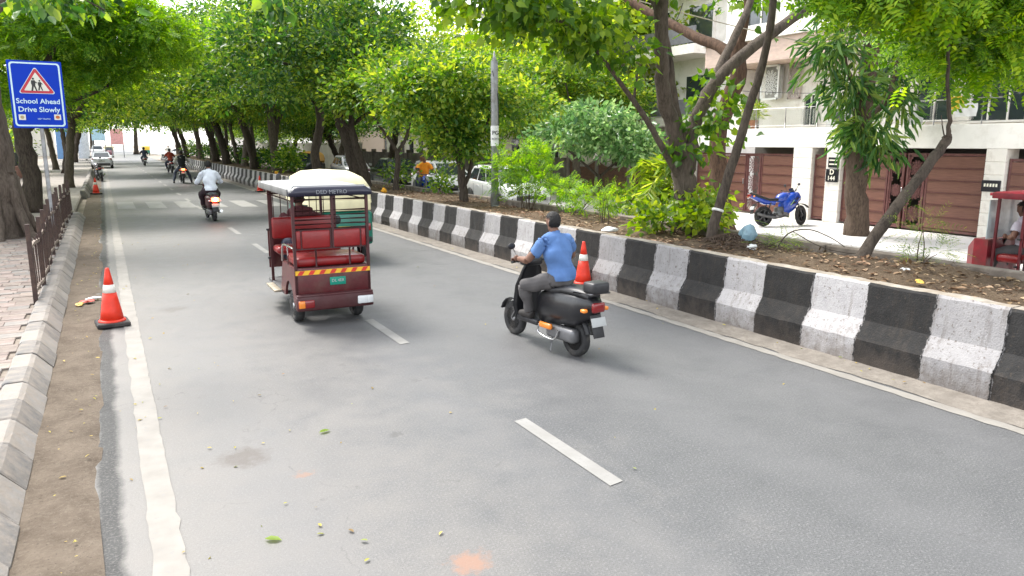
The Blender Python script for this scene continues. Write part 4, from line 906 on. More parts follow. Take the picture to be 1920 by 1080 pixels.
# school sign
blue = M('sign_blue', (.0, .034, .42), .6, var=.06, scale=4, spec=.2); swhite = M('sign_pale', (.50, .68, .74), .35, var=.05); sred = M('sign_red', (.42, .008, .03), .35, var=.05); scream = M('sign_cream', (.62, .62, .55), .4, var=.05); sblack = M('sign_black', (.01, .01, .012), .4)
galv = M('galvanised', (.30, .31, .32), .5, .6, var=.2, scale=8, grime=(.16, .14, .12), gamt=.3)
sg = thing('school_sign', 'blue school ahead sign on a steel post before the massive trunk', 'sign', (-1.06, 18.5, .13), 0)
MB().tube([(0, .06, -.1), (0, .06, 3.7)], .04, 10).build('post', galv, sg)
W, H, Z0 = .95, 1.34, 2.42
def rrect(w, h, r, n=5): return [(sx_ * (w / 2 - r) + r * math.cos(a), sz * (h / 2 - r) + r * math.sin(a)) for sx_, sz, a0 in ((1, 1, 0), (-1, 1, 90), (-1, -1, 180), (1, -1, 270)) for a in [R(a0 + 90 * i / n) for i in range(n + 1)]]
pn = MB().prism([(x, z) for x, z in rrect(W, H, .02)], 0, .02, 'y').build('panel', blue, sg, (0, 0, Z0 + H / 2), (0, 0, R(4)))
def ring(pts_o, pts_i, y, d=.003):
    b = MB(); n = len(pts_o); vs = [(p[0], y, p[1]) for p in pts_o] + [(p[0], y, p[1]) for p in pts_i]; b.add(vs, [[i, (i + 1) % n, n + (i + 1) % n, n + i] for i in range(n)]); return b
ring(rrect(W - .07, H - .07, .06), rrect(W - .13, H - .13, .045), -.003).build('border', swhite, pn)
def tri(r, rr=.03, cz=.20):
    out = []
    for k in range(3):
        a = R(90 + 120 * k); cx, cy = math.cos(a) * (r - rr * 2), math.sin(a) * (r - rr * 2)
        for i in range(5): q = a + R(-60 + 30 * i); out.append((cx * 1.06 + rr * math.cos(q), cz + cy + rr * math.sin(q)))
    return out
def flat(pts, y, m, name): b = MB(); b.add([(p[0], y, p[1]) for p in pts], [list(range(len(pts)))]); return b.build(name, m, pn)
flat(tri(.36), -.003, swhite, 'triangle_edge'); flat(tri(.342), -.005, sred, 'triangle'); flat(tri(.245, .01), -.007, scream, 'triangle_field')
def fig(cx, s, cz=.2):
    b = MB(); y = -.009
    def poly(p): b.add([(cx + a * s, y, cz + c_ * s) for a, c_ in p], [list(range(len(p)))])
    poly([(math.cos(q * .6283) * .016, .092 + math.sin(q * .6283) * .018) for q in range(10)])
    poly([(-.03, .065), (.022, .07), (.03, .03), (.022, -.02), (-.024, -.02), (-.034, .02)]); poly([(.02, .06), (.055, .028), (.052, .018), (.012, .04)])
    poly([(-.024, -.02), (.004, -.02), (-.014, -.10), (-.04, -.10)]); poly([(.0, -.02), (.024, -.02), (.048, -.10), (.026, -.10)]); return b
fig(-.05, 1.25).build('walking_figure', sblack, pn); fig(.06, 1.0, .185).build('walking_figure', sblack, pn)
text('lettering', 'School Ahead', .138, swhite, pn, (0, -.004, -.135), (R(90), 0, 0), .001, bold=.002); text('lettering', 'Drive Slowly', .142, swhite, pn, (0, -.004, -.30), (R(90), 0, 0), .001, bold=.002)
text('lettering', 'DEP TRAFFIC', .04, swhite, pn, (.07, -.004, -.485), (R(90), 0, 0), .001)
flat([(-.37, -.51), (-.25, -.51), (-.25, -.4), (-.37, -.4)], -.0045, scream, 'emblem'); flat([(-.31 + .035 * math.cos(q * .8), -.455 + .035 * math.sin(q * .8)) for q in range(8)], -.006, M('emblem_ochre', (.35, .28, .15), .5), 'emblem_disc')
flat([(.25, -.5), (.37, -.5), (.37, -.39), (.25, -.39)], -.0045, scream, 'emblem'); flat([(.31 + .04 * math.cos(q * .8), -.445 + .035 * math.sin(q * .8)) for q in range(8)], -.006, M('emblem_red', (.5, .12, .02), .5), 'emblem_disc')
# cones
cone_o = M('cone_orange', (.72, .035, .012), .5, var=.12, scale=9, grime=(.45, .06, .03), gamt=.15); cone_w = M('cone_band', (.72, .70, .64), .45, var=.08, scale=12, grime=(.5, .46, .4), gamt=.2); rubber = M('rubber', (.022, .021, .021), .75, var=.3, scale=18, grime=(.09, .08, .07), gamt=.2)
def cone(label, loc, s=1., rz=0., first=[]):
    if first: return dup(first[0], label, loc, rz, 'traffic cones', s)
    t = thing('traffic_cone', label, 'cone', loc, rz, 'traffic cones', s)
    MB().box((0, 0, .03), (.37, .37, .055), bev=.012).build('base', rubber, t)
    b = MB(); b.lathe([(.16, .055), (.155, .07), (.135, .085)], 20); r = lambda z: .135 - .112 * (z - .085) / .635
    b.lathe([(r(z), z) for z in (.085, .2, .33, .42)], 20); b.lathe([(r(z), z) for z in (.52, .62, .70)] + [(.02, .725), (.0, .727)], 20); b.build('body', cone_o, t)
    MB().lathe([(r(.42) + .002, .42), (r(.52) + .002, .52)], 20).build('reflective_band', cone_w, t); first.append(t); return t
cone('nearest orange cone standing on the left edge line by the footpath kerb', (-.08, 10.4, .006), 1.0, .1)
cone('orange cone beside the parked motorbike at the driveway gap', (-.4, 38, .02), 1.0, .4)
cone('orange cone against the barrier behind the auto rickshaw, left of its roof', (6.3, 36.3, .02), 1.02, .2)
cone('orange cone against the barrier just behind the blue shirted rider', (6.49, 9.66, .03), .98, .5)
# lamp post in the median
lp = thing('lamp_post', 'grey steel lamp post rising from the median between shrubs', 'post', (8.25, 16.15, .6))
MB().tube([(0, 0, -.1), (0, 0, .4), (0, 0, 3.52)], [.095, .09, .085], 10).build('pole', galv, lp); MB().tube([(0, 0, -.05), (0, 0, .45)], .105, 10).build('sleeve', galv, lp)
MB().lathe([(.085, 3.5), (.03, 3.62), (.012, 3.75), (0, 3.76)], 10).build('finial', galv, lp)
MB().tube([(-.08, -.06, 3.3), (.06, -.075, 2.7), (.085, -.05, 2.2), (.08, -.03, 1.9)], .008, 5).build('cable', rubber, lp)
nb = MB(); n = 7; nb.loft([[(.096 * math.sin(a), -.096 * math.cos(a), z) for a in [R(-80 + 160 * i / (n - 1) + -20) for i in range(n)]] for z in (1.58, 2.05)], closed=False, cap=False); no = nb.build('notice', M('paper', (.7, .7, .68), .8, var=.06, scale=12), lp)
text('lettering', 'PG', .13, sblack, no, (-.03, -.1, 1.88), (R(90), 0, R(-18)), .001, bold=.002); text('lettering', 'BOYS', .075, sblack, no, (-.03, -.1, 1.74), (R(90), 0, R(-18)), .001)
# left boundary: low red wall with dark fence
lw = thing('boundary_wall', 'low red wall topped by a dark fence on the far left', 'wall', (-4.6, 0, .1))
redw = M('red_wall', (.22, .1, .075), .9, var=.25, scale=4, bump=.3); dkf = M('dark_mesh_fence', (.03, .035, .035), .7, var=.2)
for k in range(16):
    MB().box((0, 20 + 3 * k, .4), (.25, 2.98, .8)).build('wall_panel', redw, lw)
    for i in range(12): MB().box((0, 18.6 + 3 * k + .25 * i, 1.2), (.03, .14, .8)).build('fence_slat', dkf, lw)
# hedge behind it
hedge = thing('hedge', 'dark hedge of shrubs behind the low red wall', 'hedge', (-6, 40, 0)); P, O = clump_points([(rng.uniform(-.4, .4), y, 1.6, 1.0, 2.2, 1.5, 80) for y in range(-20, 30, 3)], 10, .28, 61); put('foliage', leaf_mesh('foliage', P, O, .2, 'oval', lf_mid, .6, .1, 61), hedge)
# far hoarding and kiosks at the end of the road
hb_ = [M('hoarding_blue', (.16, .32, .6), .6, var=.1), M('hoarding_white', (.75, .75, .75), .6), M('hoarding_red', (.6, .3, .28), .6), M('hoarding_sky', (.4, .6, .7), .6)]
def hoard(label, x, y, w, h, m, z=0):
    t = thing('hoarding', label, 'hoarding', (x, y, 0)); MB().box((0, 0, z + h / 2), (w, .15, h)).build('board', m, t)
    for s in (-1, 1): MB().box((s * w * .45, .15, (z + h) / 2), (.12, .12, z + h)).build('post', galv, t)
hoard('tall blue hoarding at the far left end of the road', -4.2, 118, 2.2, 5.4, hb_[0]); hoard('white board between two blue hoardings far left', -2.2, 120, 1.4, 6.2, hb_[1]); hoard('sky blue board right of the white one far away', -.3, 124, 1.7, 2.0, hb_[3], 2.6); hoard('red shop board above the far traffic', 2.2, 134, 1.8, 2.4, hb_[2], 2.0)
far_house('pale shop block at the far left beyond the hoardings', -16, 165, 16, 18, 9, far_m[1])
# ---- litter and fallen leaves
lit = leafmat('fallen_leaf', (.2, .12, .05), (.36, .29, .06), (.2, .24, .05), .1, .7)
def ground_leaves(name, pts, size, seed, kind='oval', mat=lit):
    P = np.array(pts); O = np.concatenate([nr.normal(0, 1, (len(P), 2)), np.zeros((len(P), 1))], 1); r = np.random.default_rng(seed)
    T, F = TPL[kind]; me = leaf_mesh(name, P, O * 3, size, kind, mat, 3.0, 0, seed, .5); return stuff(put(name, me))
pts = [(-.25 - abs(rng.gauss(0, .14)), rng.uniform(3.5, 30), .03) for _ in range(130)] + [(rng.uniform(-.2, 2.2) * rng.random() ** .5, 3.2 + 22 * rng.random() ** 1.7, .012) for _ in range(90)] + [(rng.uniform(2.2, 6.2), rng.uniform(3.5, 20), .012) for _ in range(26)] + [(6.4 + rng.random() * .25, rng.uniform(2.5, 25), .035) for _ in range(60)]
ground_leaves('fallen_leaves', pts, .034, 3)
pts = [(x, y, soil_z(x, y) + .02) for x, y in [(rng.uniform(7.02, 9.3), 2 + 24 * rng.random() ** 1.3) for _ in range(5200)]]
dry = leafmat('dry_leaf', (.1, .06, .03), (.2, .13, .07), (.36, .27, .17), .1, .8); ground_leaves('leaf_litter', pts, .07, 4, 'oval', dry)
b = MB()
for _ in range(420):
    x, y = rng.uniform(7.02, 9.3), 2 + 20 * rng.random() ** 1.2; a = rng.uniform(0, 6.28); l = rng.uniform(.08, .4); z = soil_z(x, y) + .02
    b.tube([(x, y, z), (x + math.cos(a) * l * .5, y + math.sin(a) * l * .5, z + rng.uniform(.0, .04)), (x + math.cos(a) * l, y + math.sin(a) * l, z + .005)], [.005, .004, .002], 4, sm=False)
stuff(b.build('twig_litter', bk_brown))
b = MB()
for _ in range(150):
    x, y = 8.15 + rng.gauss(0, .22), 8.15 + rng.gauss(0, .3); a = rng.uniform(0, 6.28); l = rng.uniform(.15, .5); z = soil_z(x, y) + .03 + .12 * math.exp(-((x - 8.15) ** 2 + (y - 8.15) ** 2) / .08)
    b.tube([(x - math.cos(a) * l * .5, y - math.sin(a) * l * .5, z - .03), (x, y, z + .02), (x + math.cos(a) * l * .5, y + math.sin(a) * l * .5, z - .03)], [.008, .007, .004], 4, sm=False)
stuff(b.build('brushwood_heap', bk_brown))
b = thing('dead_branch', 'thin dead branch arching over the median soil before the mast tree', 'branch', (8.7, 7.4, .7)); m_ = MB()
limb(m_, [(-.15, .3, 0), (-.05, .2, .25), (.2, .05, .32), (.5, -.1, .2), (.7, -.2, .06)], .012, .006, 6, 4, .004); limb(m_, [(.0, .15, .29), (.3, -.3, .05), (.9, -.9, .0)], .008, .004, 6, 5, .004); m_.build('stem', bk_dark, b)
def crumple(label, name, loc, size, m, seed, rz=0., cat='litter'):
    r = random.Random(seed); bm = bmesh.new(); bmesh.ops.create_icosphere(bm, subdivisions=2, radius=1)
    for v in bm.verts: k = 1 + r.uniform(-.38, .22); v.co = Vector((v.co.x * size[0] * k, v.co.y * size[1] * k, max(v.co.z, -.5) * size[2] * (1 + r.uniform(-.3, .3))))
    return tag(MB().bmadd(bm).build(name, m, None, loc, (0, 0, rz)), label, cat)
crumple('pale blue plastic bag slumped on the brushwood heap', 'plastic_bag', (8.22, 7.95, .93), (.09, .13, .15), M('blue_bag', (.16, .26, .31), .4, var=.25, scale=14), 1, .6)
crumple('crumpled white plastic beside the pale blue bag', 'plastic_scrap', (8.1, 7.72, .78), (.13, .07, .045), M('white_plastic', (.6, .62, .62), .4, var=.1), 2, .5)
crumple('torn white packaging on the median soil by the fig shoots', 'plastic_scrap', (7.6, 10.5, .78), (.2, .12, .05), M('white_plastic'), 3, .4)
crumple('small white scrap by the barrier under the leaning trunk', 'plastic_scrap', (8.15, 6.15, .76), (.06, .05, .04), M('white_plastic'), 4)
crumple('yellow wrapper on the soil at the right', 'wrapper', (7.75, 4.95, .76), (.1, .045, .02), M('yellow_wrapper', (.6, .38, .08), .5), 5, .8)
crumple('white paper scrap on the soil before the right gate', 'plastic_scrap', (8.3, 5.5, .76), (.09, .06, .03), M('white_plastic'), 6, 1.)
crumple('red and yellow snack wrapper lying in the left gutter', 'wrapper', (-.38, 12.0, .045), (.1, .08, .02), M('red_wrapper', (.5, .05, .03), .5, var=.5, scale=12), 7, .5)
crumple('yellow snack wrapper touching the red one in the left gutter', 'wrapper', (-.47, 11.85, .04), (.1, .06, .018), M('yellow_wrapper'), 8, 1.5)
crumple('white plastic wrapper beside the snack packets in the left gutter', 'wrapper', (-.3, 12.2, .045), (.11, .06, .018), M('white_plastic'), 9, .2)
for k, (x, y, l) in enumerate([(1.3, 5.6, 'large green fallen leaf on the road before the dark stain'), (.62, 4.15, 'green fallen leaf at the bottom edge near the white line')]):
    tag(put('fallen_leaf', leaf_mesh('fallen_leaf', np.array([(0, 0, .01)]), np.array([(9., 3. - 9 * k, 0)]), .1, 'oval', lf_lime, 4, 0, k, .05), None, (x, y, .004)), l, 'leaf')
for k, (x, y, z, l) in enumerate([(7.55, 22.3, .8, 'small orange marigold offering on the barrier soil by the Y-forked tree'), (7.3, 37.5, .82, 'small yellow marker on top of the barrier near the second cone')]):
    crumple(l, 'marigold_heap', (x, y, z), (.1, .09, .09), M('marigold', (.75, .35, .02), .7), 12 + k)
# overhead service cables and small fittings on the house front
cab_m = M('cable_sheath', (.02, .02, .02), .6)
def cable(label, a, c_, sag=.25, r=.009, m=None):
    A, B = Vector(a), Vector(c_); b = MB(); b.tube([A.lerp(B, q / 16) - Vector((0, 0, sag * 4 * (q / 16) * (1 - q / 16))) for q in range(17)], r, 5); tag(b.build('cable', m or cab_m), label, 'cable')
cable('pale cable sloping from the fig boughs down to the pink stone band', (8.9, 12.5, 5.1), (18.3, 12.2, 4.2), .12, .012, M('cable_pale', (.4, .36, .28), .7))
cable('black service cable strung along the house balcony', (17.8, 20.3, 4.1), (17.8, 3.0, 3.35), .3)
cable('black cable crossing the top of the fig to the cream house', (9.0, 10.5, 4.6), (20.0, 24.0, 7.2), .3)
def ac_unit(label, x, y, z):
    t = thing('air_conditioner', label, 'air conditioner', (x, y, z)); rbox_ = MB().box((0, 0, .3), (.3, .8, .58), bev=.02).build('casing', M('ac_white', (.6, .6, .57), .6, var=.1, grime=(.35, .32, .28), gamt=.3), t)
    b = MB(); b.lathe([(.0, 0), (.22, 0), (.22, .012), (0, .012)], 20, M=Matrix.Translation((-.163, -.1, .3)) @ Matrix.Rotation(R(90), 4, 'Y')); b.build('fan_grille', M('ac_grille', (.08, .08, .08), .6), t)
ac_unit('white air conditioner unit on the house wall beside the carved screen', 19.3, 15.3, 2.7)
ac_unit('white air conditioner unit on the upper house wall', 19.1, 14.6, 5.55)

# ================================================================== vehicles (local: x right, y forward, z up)
tyre_m = M('tyre', (.022, .022, .023), .8, var=.25, scale=30, grime=(.10, .09, .08), gamt=.25, gscale=8); alloy = M('alloy', (.45, .45, .46), .35, .8, var=.1); chrome = M('chrome', (.6, .6, .6), .2, 1., var=.05)
blackp = M('black_plastic', (.018, .018, .02), .45, var=.25, scale=20); blackg = M('black_gloss', (.012, .012, .015), .22, var=.2, coat=.5); greym = M('grey_metal', (.16, .16, .165), .45, .6, var=.2)
lamp_r = M('lamp_red', (.2, .008, .01), .2, var=.1, coat=.5); lamp_o = M('lamp_orange', (.75, .22, .02), .25, var=.1, coat=.5); lamp_w = M('lamp_clear', (.6, .62, .62), .15, var=.1, coat=.5); brake = glow('brake_lamp', (1., .10, .03), 6.0); brake_hot = glow('brake_bulb', (1., .62, .25), 14.)
plate_w = M('plate_white', (.4, .41, .4), .5, var=.06); plate_g = M('plate_green', (.0, .22, .15), .5, var=.06); plate_ink = M('plate_ink', (.02, .02, .02), .5)
AX = Matrix.Rotation(R(90), 4, 'Y')
def wheel(par, c, r, w, spokes=0, rimm=None, steer=0.):
    b = MB(); b.lathe([(r * .66, -w * .36), (r * .86, -w * .5), (r * .97, -w * .36), (r, -w * .15), (r, w * .15), (r * .97, w * .36), (r * .86, w * .5), (r * .66, w * .36), (r * .66, -w * .36)], 28, M=AX)
    o = b.build('wheel', tyre_m, par, c, (0, 0, steer)); q = MB(); q.lathe([(r * .68, -w * .36), (r * .60, -w * .3), (r * .60, w * .3), (r * .68, w * .36), (r * .68, -w * .36)], 24, M=AX); q.lathe([(0, -w * .42), (r * .17, -w * .42), (r * .17, w * .42), (0, w * .42)], 14, M=AX)
    if spokes:
        for k in range(spokes): a = 2 * math.pi * k / spokes; q.box((0, math.cos(a) * r * .39, math.sin(a) * r * .39), (w * .3, r * .5, r * .11), rot=(a, 0, 0))
    else: q.lathe([(0, -w * .2), (r * .35, -w * .26), (r * .62, -w * .12), (r * .62, w * .12), (r * .35, w * .26), (0, w * .2)], 24, M=AX)
    q.build('rim', rimm or alloy, o); return o
def rbox(b, c, s, bev, rot=None, seg=2, mi=0, taper=None): return b.box(c, s, rot, bev, mi, seg, taper)

# ---- battery rickshaw
def e_rickshaw(label, loc, rz, scale=1., paint_c=(.085, .010, .013), roof_c=(.36, .36, .35), valance_c=(.012, .012, .03), writing=True, group=None):
    t = thing('electric_rickshaw', label, 'rickshaw', loc, rz, group, scale); k = '_%d' % int(paint_c[0] * 1000)
    pm = M('rick_paint' + k, paint_c, .42, var=.25, scale=7, grime=(.10, .045, .035), gamt=.3, gscale=4, coat=.1, bump=.12, bscale=5); vin = M('rick_vinyl' + k, (.21, .008, .009), .3, var=.2, scale=5, bump=.25, bscale=14); frm = M('rick_frame' + k, dk(paint_c, .55), .45, var=.2)
    hw = .47
    # tub: back panel, flared sill, side panels with wheel arch, seat box
    b = MB(); rbox(b, (0, .02, .565), (.95, .035, .35), .012); b.build('back_panel', pm, t)
    b = MB(); rbox(b, (0, -.02, .31), (.96, .13, .18), .02); rbox(b, (0, -.03, .405), (.95, .10, .03), .012); b.build('rear_bumper', M('rick_bumper' + k, dk(paint_c, .7), .55, var=.25, grime=(.06, .03, .03), gamt=.4), t)
    arch = [(.05, .26), (.05, .74), (.78, .74), (.95, .40), (.95, .30), (.72, .30)] + [(.42 + .27 * math.cos(a), .26 + .27 * math.sin(a)) for a in [R(10 + 16 * i) for i in range(11)]]
    for s in (-1, 1): MB().prism(arch, s * hw - (.03 if s > 0 else 0), s * hw + (.03 if s < 0 else 0)).build('side_panel', pm, t)
    MB().box((0, .45, .72), (.86, .7, .035)).build('seat_board', frm, t)
    MB().box((0, 1.35, .315), (.94, 1.15, .05), bev=.006).build('floor', greym, t)
    for s in (-1, 1):
        rbox(MB(), (s * .50, 1.30, .30), (.12, .62, .03), .008).build('foot_step', M('step_plate', (.3, .26, .2), .5, .5, var=.3), t)
    # hazard strip, plate, lamps
    b = MB(); b.box((0, -.002, .685), (.93, .008, .055)); hz = b.build('hazard_strip', M('strip_yellow', (.75, .42, .02), .45, var=.1), t)
    for i in range(7):
        x = -.40 + .132 * i; MB().add([(x - .045, -.0085, .66), (x + .015, -.0085, .66), (x + .05, -.0085, .711), (x - .01, -.0085, .711)], [[0, 1, 2, 3]]).build('red_chevron', M('strip_red', (.55, .03, .015), .45), hz)
    pl = rbox(MB(), (.05, -.006, .56), (.2, .012, .1), .004).build('number_plate', plate_g, t); text('lettering', 'DL 4ER', .05, plate_w, pl, (.05, -.014, .565), (R(90), 0, 0), .001)
    for s in (-1, 1):
        h = rbox(MB(), (s * .37, -.095, .31), (.2, .035, .1), .012).build('tail_lamp', lamp_r if s < 0 else lamp_w, t)  # right lamp and indicator take a clear white colour for their reflection
        rbox(MB(), (s * .425, -.105, .31), (.075, .035, .09), .01).build('indicator', lamp_o if s < 0 else lamp_w, h)
    # seats
    rbox(MB(), (0, .36, .80), (.88, .58, .12), .045, seg=3).build('rear_seat', vin, t)
    bk = MB().box((0, .03, 1.09), (.9, .02, .25)).build('rear_backrest', frm, t)
    for s in (-1, 1): rbox(MB(), (s * .19, .028, 1.09), (.345, .055, .22), .022, seg=3).build('cushion', vin, bk)
    for s in (-1, 1): rbox(MB(), (s * .405, .028, 1.09), (.06, .04, .22), .015).build('cushion', vin, bk)
    rbox(MB(), (0, 1.45, .80), (.88, .36, .10), .04, seg=3).build('front_bench', vin, t); rbox(MB(), (0, 1.62, 1.08), (.88, .06, .3), .03, seg=3).build('bench_backrest', vin, t)
    rbox(MB(), (0, 1.85, .74), (.7, .36, .12), .04, seg=3).build('driver_seat', vin, t)
    # pillars and rails
    for s in (-1, 1):
        for y, z0, xx in ((.02, .4, .455), (1.64, .32, .455), (2.06, .5, .36)):
            MB().box((s * xx, y, (z0 + 1.63) / 2), (.035, .035, 1.63 - z0)).build('pillar', frm, t)
    b = MB()
    for z in (1.22, 1.275, 1.33, 1.385, 1.44, 1.575): b.tube([(-.455, .02, z), (.455, .02, z)], .012 if z < 1.5 else .015, 6)
    b.build('rear_rails', frm, t); b = MB()
    for x in (0.02,): b.box((x, .02, 1.30), (.03, .03, .64))
    for x in (-.2, .22): b.tube([(x, .02, .75), (x, .02, .97)], .012, 6)
    b.build('rear_mullion', frm, t); b = MB()
    for i in range(9): b.tube([(-.40 + .1 * i, 1.64, 1.2), (-.40 + .1 * i, 1.64, 1.58)], .006, 5)
    b.tube([(-.455, 1.64, 1.56), (.455, 1.64, 1.56)], .012, 6); b.build('partition_bars', frm, t)
    for s in (-1, 1):
        b = MB(); b.tube(smooth_path([(s * .46, .04, .98), (s * .47, .5, .98), (s * .47, .72, .94), (s * .47, .78, .74)], 4), .014, 6); b.tube([(s * .47, .4, .74), (s * .47, .4, .98)], .01, 6); b.build('arm_rail', chrome if s < 0 else frm, t)
        b = MB(); b.tube([(s * .46, .02, 1.56), (s * .46, 1.64, 1.56)], .011, 6); b.build('side_rail', frm, t)
    # roof with rolled edge and valances
    b = MB(); rings = []
    for y, e in ((-.06, .0), (-.02, .055), (.2, .075), (1.1, .095), (1.8, .08), (2.08, .05), (2.14, 0)):
        w_ = .5 if 0 < e else .485
        rings.append([(-w_, y, 1.66), (-w_, y, 1.70), (-w_ + .05, y, 1.70 + e * .3), (-.22, y, 1.70 + e * .42), (.22, y, 1.70 + e * .42), (w_ - .05, y, 1.70 + e * .3), (w_, y, 1.70), (w_, y, 1.66)])
    b.loft(rings); b.build('roof', M('roof_skin' + k, roof_c, .6, var=.1, scale=3, grime=dk(roof_c, .6), gamt=.25), t)
    b = MB(); n = 15; rr = []
    for i in range(n):
        x = -.505 + 1.01 * i / (n - 1); q = abs(x) / .505; r_ = .07 * max(0, (q - .86) / .14) ** 2; rr.append([(x, -.075 + .02 * q ** 8, 1.62), (x, -.088 + .02 * q ** 8, 1.67), (x, -.07 + .02 * q ** 8, 1.725 - r_), (x, .02, 1.745 - r_), (x, .02, 1.62)])
    b.loft(rr); va = b.build('rear_valance', M('valance' + k, valance_c, .35, var=.2, scale=4, bump=.15, bscale=9, coat=.2), t)
    if writing: text('lettering', 'DED METRO', .068, M('valance_letters', (.2, .21, .23), .5, var=.2, scale=40), va, (.0, -.094, 1.668), (R(82), 0, 0), .001)
    for s in (-1, 1): rbox(MB(), (s * .505, 1.05, 1.665), (.025, 2.08, .085), .008).build('side_valance', M('side_valance' + k, dk(roof_c, .42), .55, var=.25, scale=5), t)
    # front: cowl, windscreen, handlebar
    b = MB(); b.loft([[(-.42 * q, y, z0), (.42 * q, y, z0), (.42 * q, y, z1), (-.42 * q, y, z1)] for y, q, z0, z1 in ((2.12, 1, .45, 1.0), (2.35, .9, .42, 1.0), (2.5, .6, .45, .85))], sm=False); b.build('front_cowl', pm, t)
    MB().box((0, 2.16, 1.3), (.84, .01, .58)).build('windscreen', M('clear_screen', (.5, .55, .55), .1), t) if not writing else None
    b = MB(); b.tube([(-.34, 2.0, 1.02), (0, 2.1, 1.0), (.34, 2.0, 1.02)], .014, 6); b.tube([(0, 2.1, 1.0), (0, 2.35, .3)], .02, 6); b.build('handlebar', blackp, t)
    for s in (1,):
        m_ = MB(); m_.tube([(s * .46, 1.95, 1.0), (s * .56, 1.97, 1.08)], .007, 5); m_.ell((s * .58, 1.97, 1.12), (.05, .015, .07)); m_.build('mirror', blackp, t)
    rbox(MB(), (-.49, 1.66, 1.06), (.035, .04, .03), .005).build('latch', blackp, t); rbox(MB(), (-.49, 1.66, .66), (.035, .04, .03), .005).build('latch', blackp, t)
    for s in (-1, 1): wheel(t, (s * .38, .42, .205), .205, .12)
    wheel(t, (0, 2.4, .205), .205, .1); b = MB(); b.tube([(-.36, .42, .2), (.36, .42, .2)], .03, 8); b.ell((0, .42, .2), (.1, .1, .1)); b.build('axle', greym, t)
    b = MB()
    for s in (-1, 1): b.box((s * .33, .42, .27), (.05, .6, .03)); b.box((s * .33, 1.2, .27), (.05, 1.9, .05))
    b.build('chassis', blackp, t); return t
e_rickshaw('dark red battery rickshaw with open barred back, driving away in the near lane', (2.40, 9.13, 0), R(-1), 1.0)
rr_ = e_rickshaw('red battery rickshaw cut by the right edge, on the service lane', (11.1, 3.95, 0), R(0), .93, (.2, .012, .02), (.45, .03, .05), (.03, .02, .05), False)

MB().box((-.475, .82, 1.0), (.02, 1.5, 1.15), bev=.004).build('side_curtain', M('curtain_maroon', (.03, .006, .01), .6, var=.3, scale=5), rr_)

# ---- auto rickshaw: canvas hood, green body
def auto(label, loc, rz, body_c=(.0, .16, .11), hood_c=(.72, .66, .42), scale=1., k='a'):
    t = thing('auto_rickshaw', label, 'rickshaw', loc, rz, 'auto rickshaws', scale); bm_ = M('auto_body' + k, body_c, .4, var=.15, scale=6, coat=.3, grime=dk(body_c, .5), gamt=.25); hm = M('auto_hood' + k, hood_c, .7, var=.08, scale=4, bump=.2, bscale=8)
    def arch(y, w, zt, zb, n=9, sq=.55):
        pts = []
        for i in range(n):
            a = math.pi * i / (n - 1); c_, s_ = math.cos(a), math.sin(a); pts.append((math.copysign(abs(c_) ** sq, c_) * w, y, zb + (zt - zb) * abs(s_) ** sq))
        return pts
    b = MB(); rg = [arch(y, w, zt, 1.12) for y, w, zt in ((-.02, .60, 1.50), (.06, .64, 1.63), (.3, .655, 1.70), (.8, .66, 1.74), (1.4, .65, 1.73), (1.8, .62, 1.68), (1.9, .58, 1.62))]
    b.loft(rg, closed=False, cap=False); b.add(rg[0], [list(range(len(rg[0])))], 0); b.build('hood', hm, t)
    b = MB(); rbox(b, (0, .0, 1.08), (1.2, .06, .20), .02); b.build('hood_curtain', hm, t)
    b = MB(); rbox(b, (0, .42, .64), (1.28, .86, .66), .07, seg=3); b.build('rear_body', bm_, t)
    rbox(MB(), (0, -.03, .42), (1.2, .06, .1), .02).build('bumper', blackp, t); MB().box((0, 1.2, .36), (1.2, 1.2, .06)).build('floor', greym, t)
    for s in (-1, 1): MB().tube(smooth_path([(s * .60, .85, .9), (s * .62, 1.0, 1.2), (s * .60, 1.5, 1.5), (s * .52, 1.9, 1.55)], 4), .02, 6).build('hood_frame', blackp, t)
    b = MB(); b.loft([[(-w, y, .36), (w, y, .36), (w, y, z), (w * .7, y, z + .08), (-w * .7, y, z + .08), (-w, y, z)] for y, w, z in ((1.75, .56, .8), (2.05, .5, .98), (2.3, .34, .92), (2.48, .16, .75))]); b.build('nose', bm_, t)
    b = MB(); b.add([(-.5, 2.03, 1.06), (.5, 2.03, 1.06), (.52, 1.9, 1.6), (-.52, 1.9, 1.6)], [[0, 1, 2, 3]]); b.build('windscreen', darkglass, t)
    rbox(MB(), (0, .6, .98), (1.1, .4, .12), .04).build('seat', blackp, t)
    for s in (-1, 1):
        wheel(t, (s * .53, .42, .21), .21, .11); rbox(MB(), (s * .54, -.025, .66), (.09, .03, .14), .01).build('tail_lamp', lamp_r, t)
        m_ = MB(); m_.tube([(s * .52, 1.9, 1.15), (s * .7, 1.9, 1.5)], .008, 5); m_.ell((s * .72, 1.9, 1.55), (.06, .02, .09)); m_.build('mirror', blackp, t)
    wheel(t, (0, 2.25, .21), .21, .1); pl = rbox(MB(), (.1, -.025, .62), (.3, .012, .14), .003).build('number_plate', M('plate_yellow', (.7, .5, .04), .5), t); text('lettering', 'DL 1RA', .07, plate_ink, pl, (.1, -.033, .62), (R(90), 0, 0), .001)
    return t
auto('green auto rickshaw with a cream canvas hood just ahead of the red one', (3.86, 14.0, 0), R(0))
auto('black auto rickshaw with a yellow hood parked on the service lane', (12.3, 50, 0), R(150), (.02, .02, .022), (.62, .33, .06), 1.0, 'b')
auto('far green auto rickshaw with yellow hood at the road end', (7.0, 152, 0), 0, (.0, .2, .15), (.75, .5, .06), 1.0, 'c')
auto('far yellow fronted auto rickshaw left of the road end', (1.0, 142, 0), R(180), (.25, .1, .12), (.7, .62, .2), 1.0, 'd')

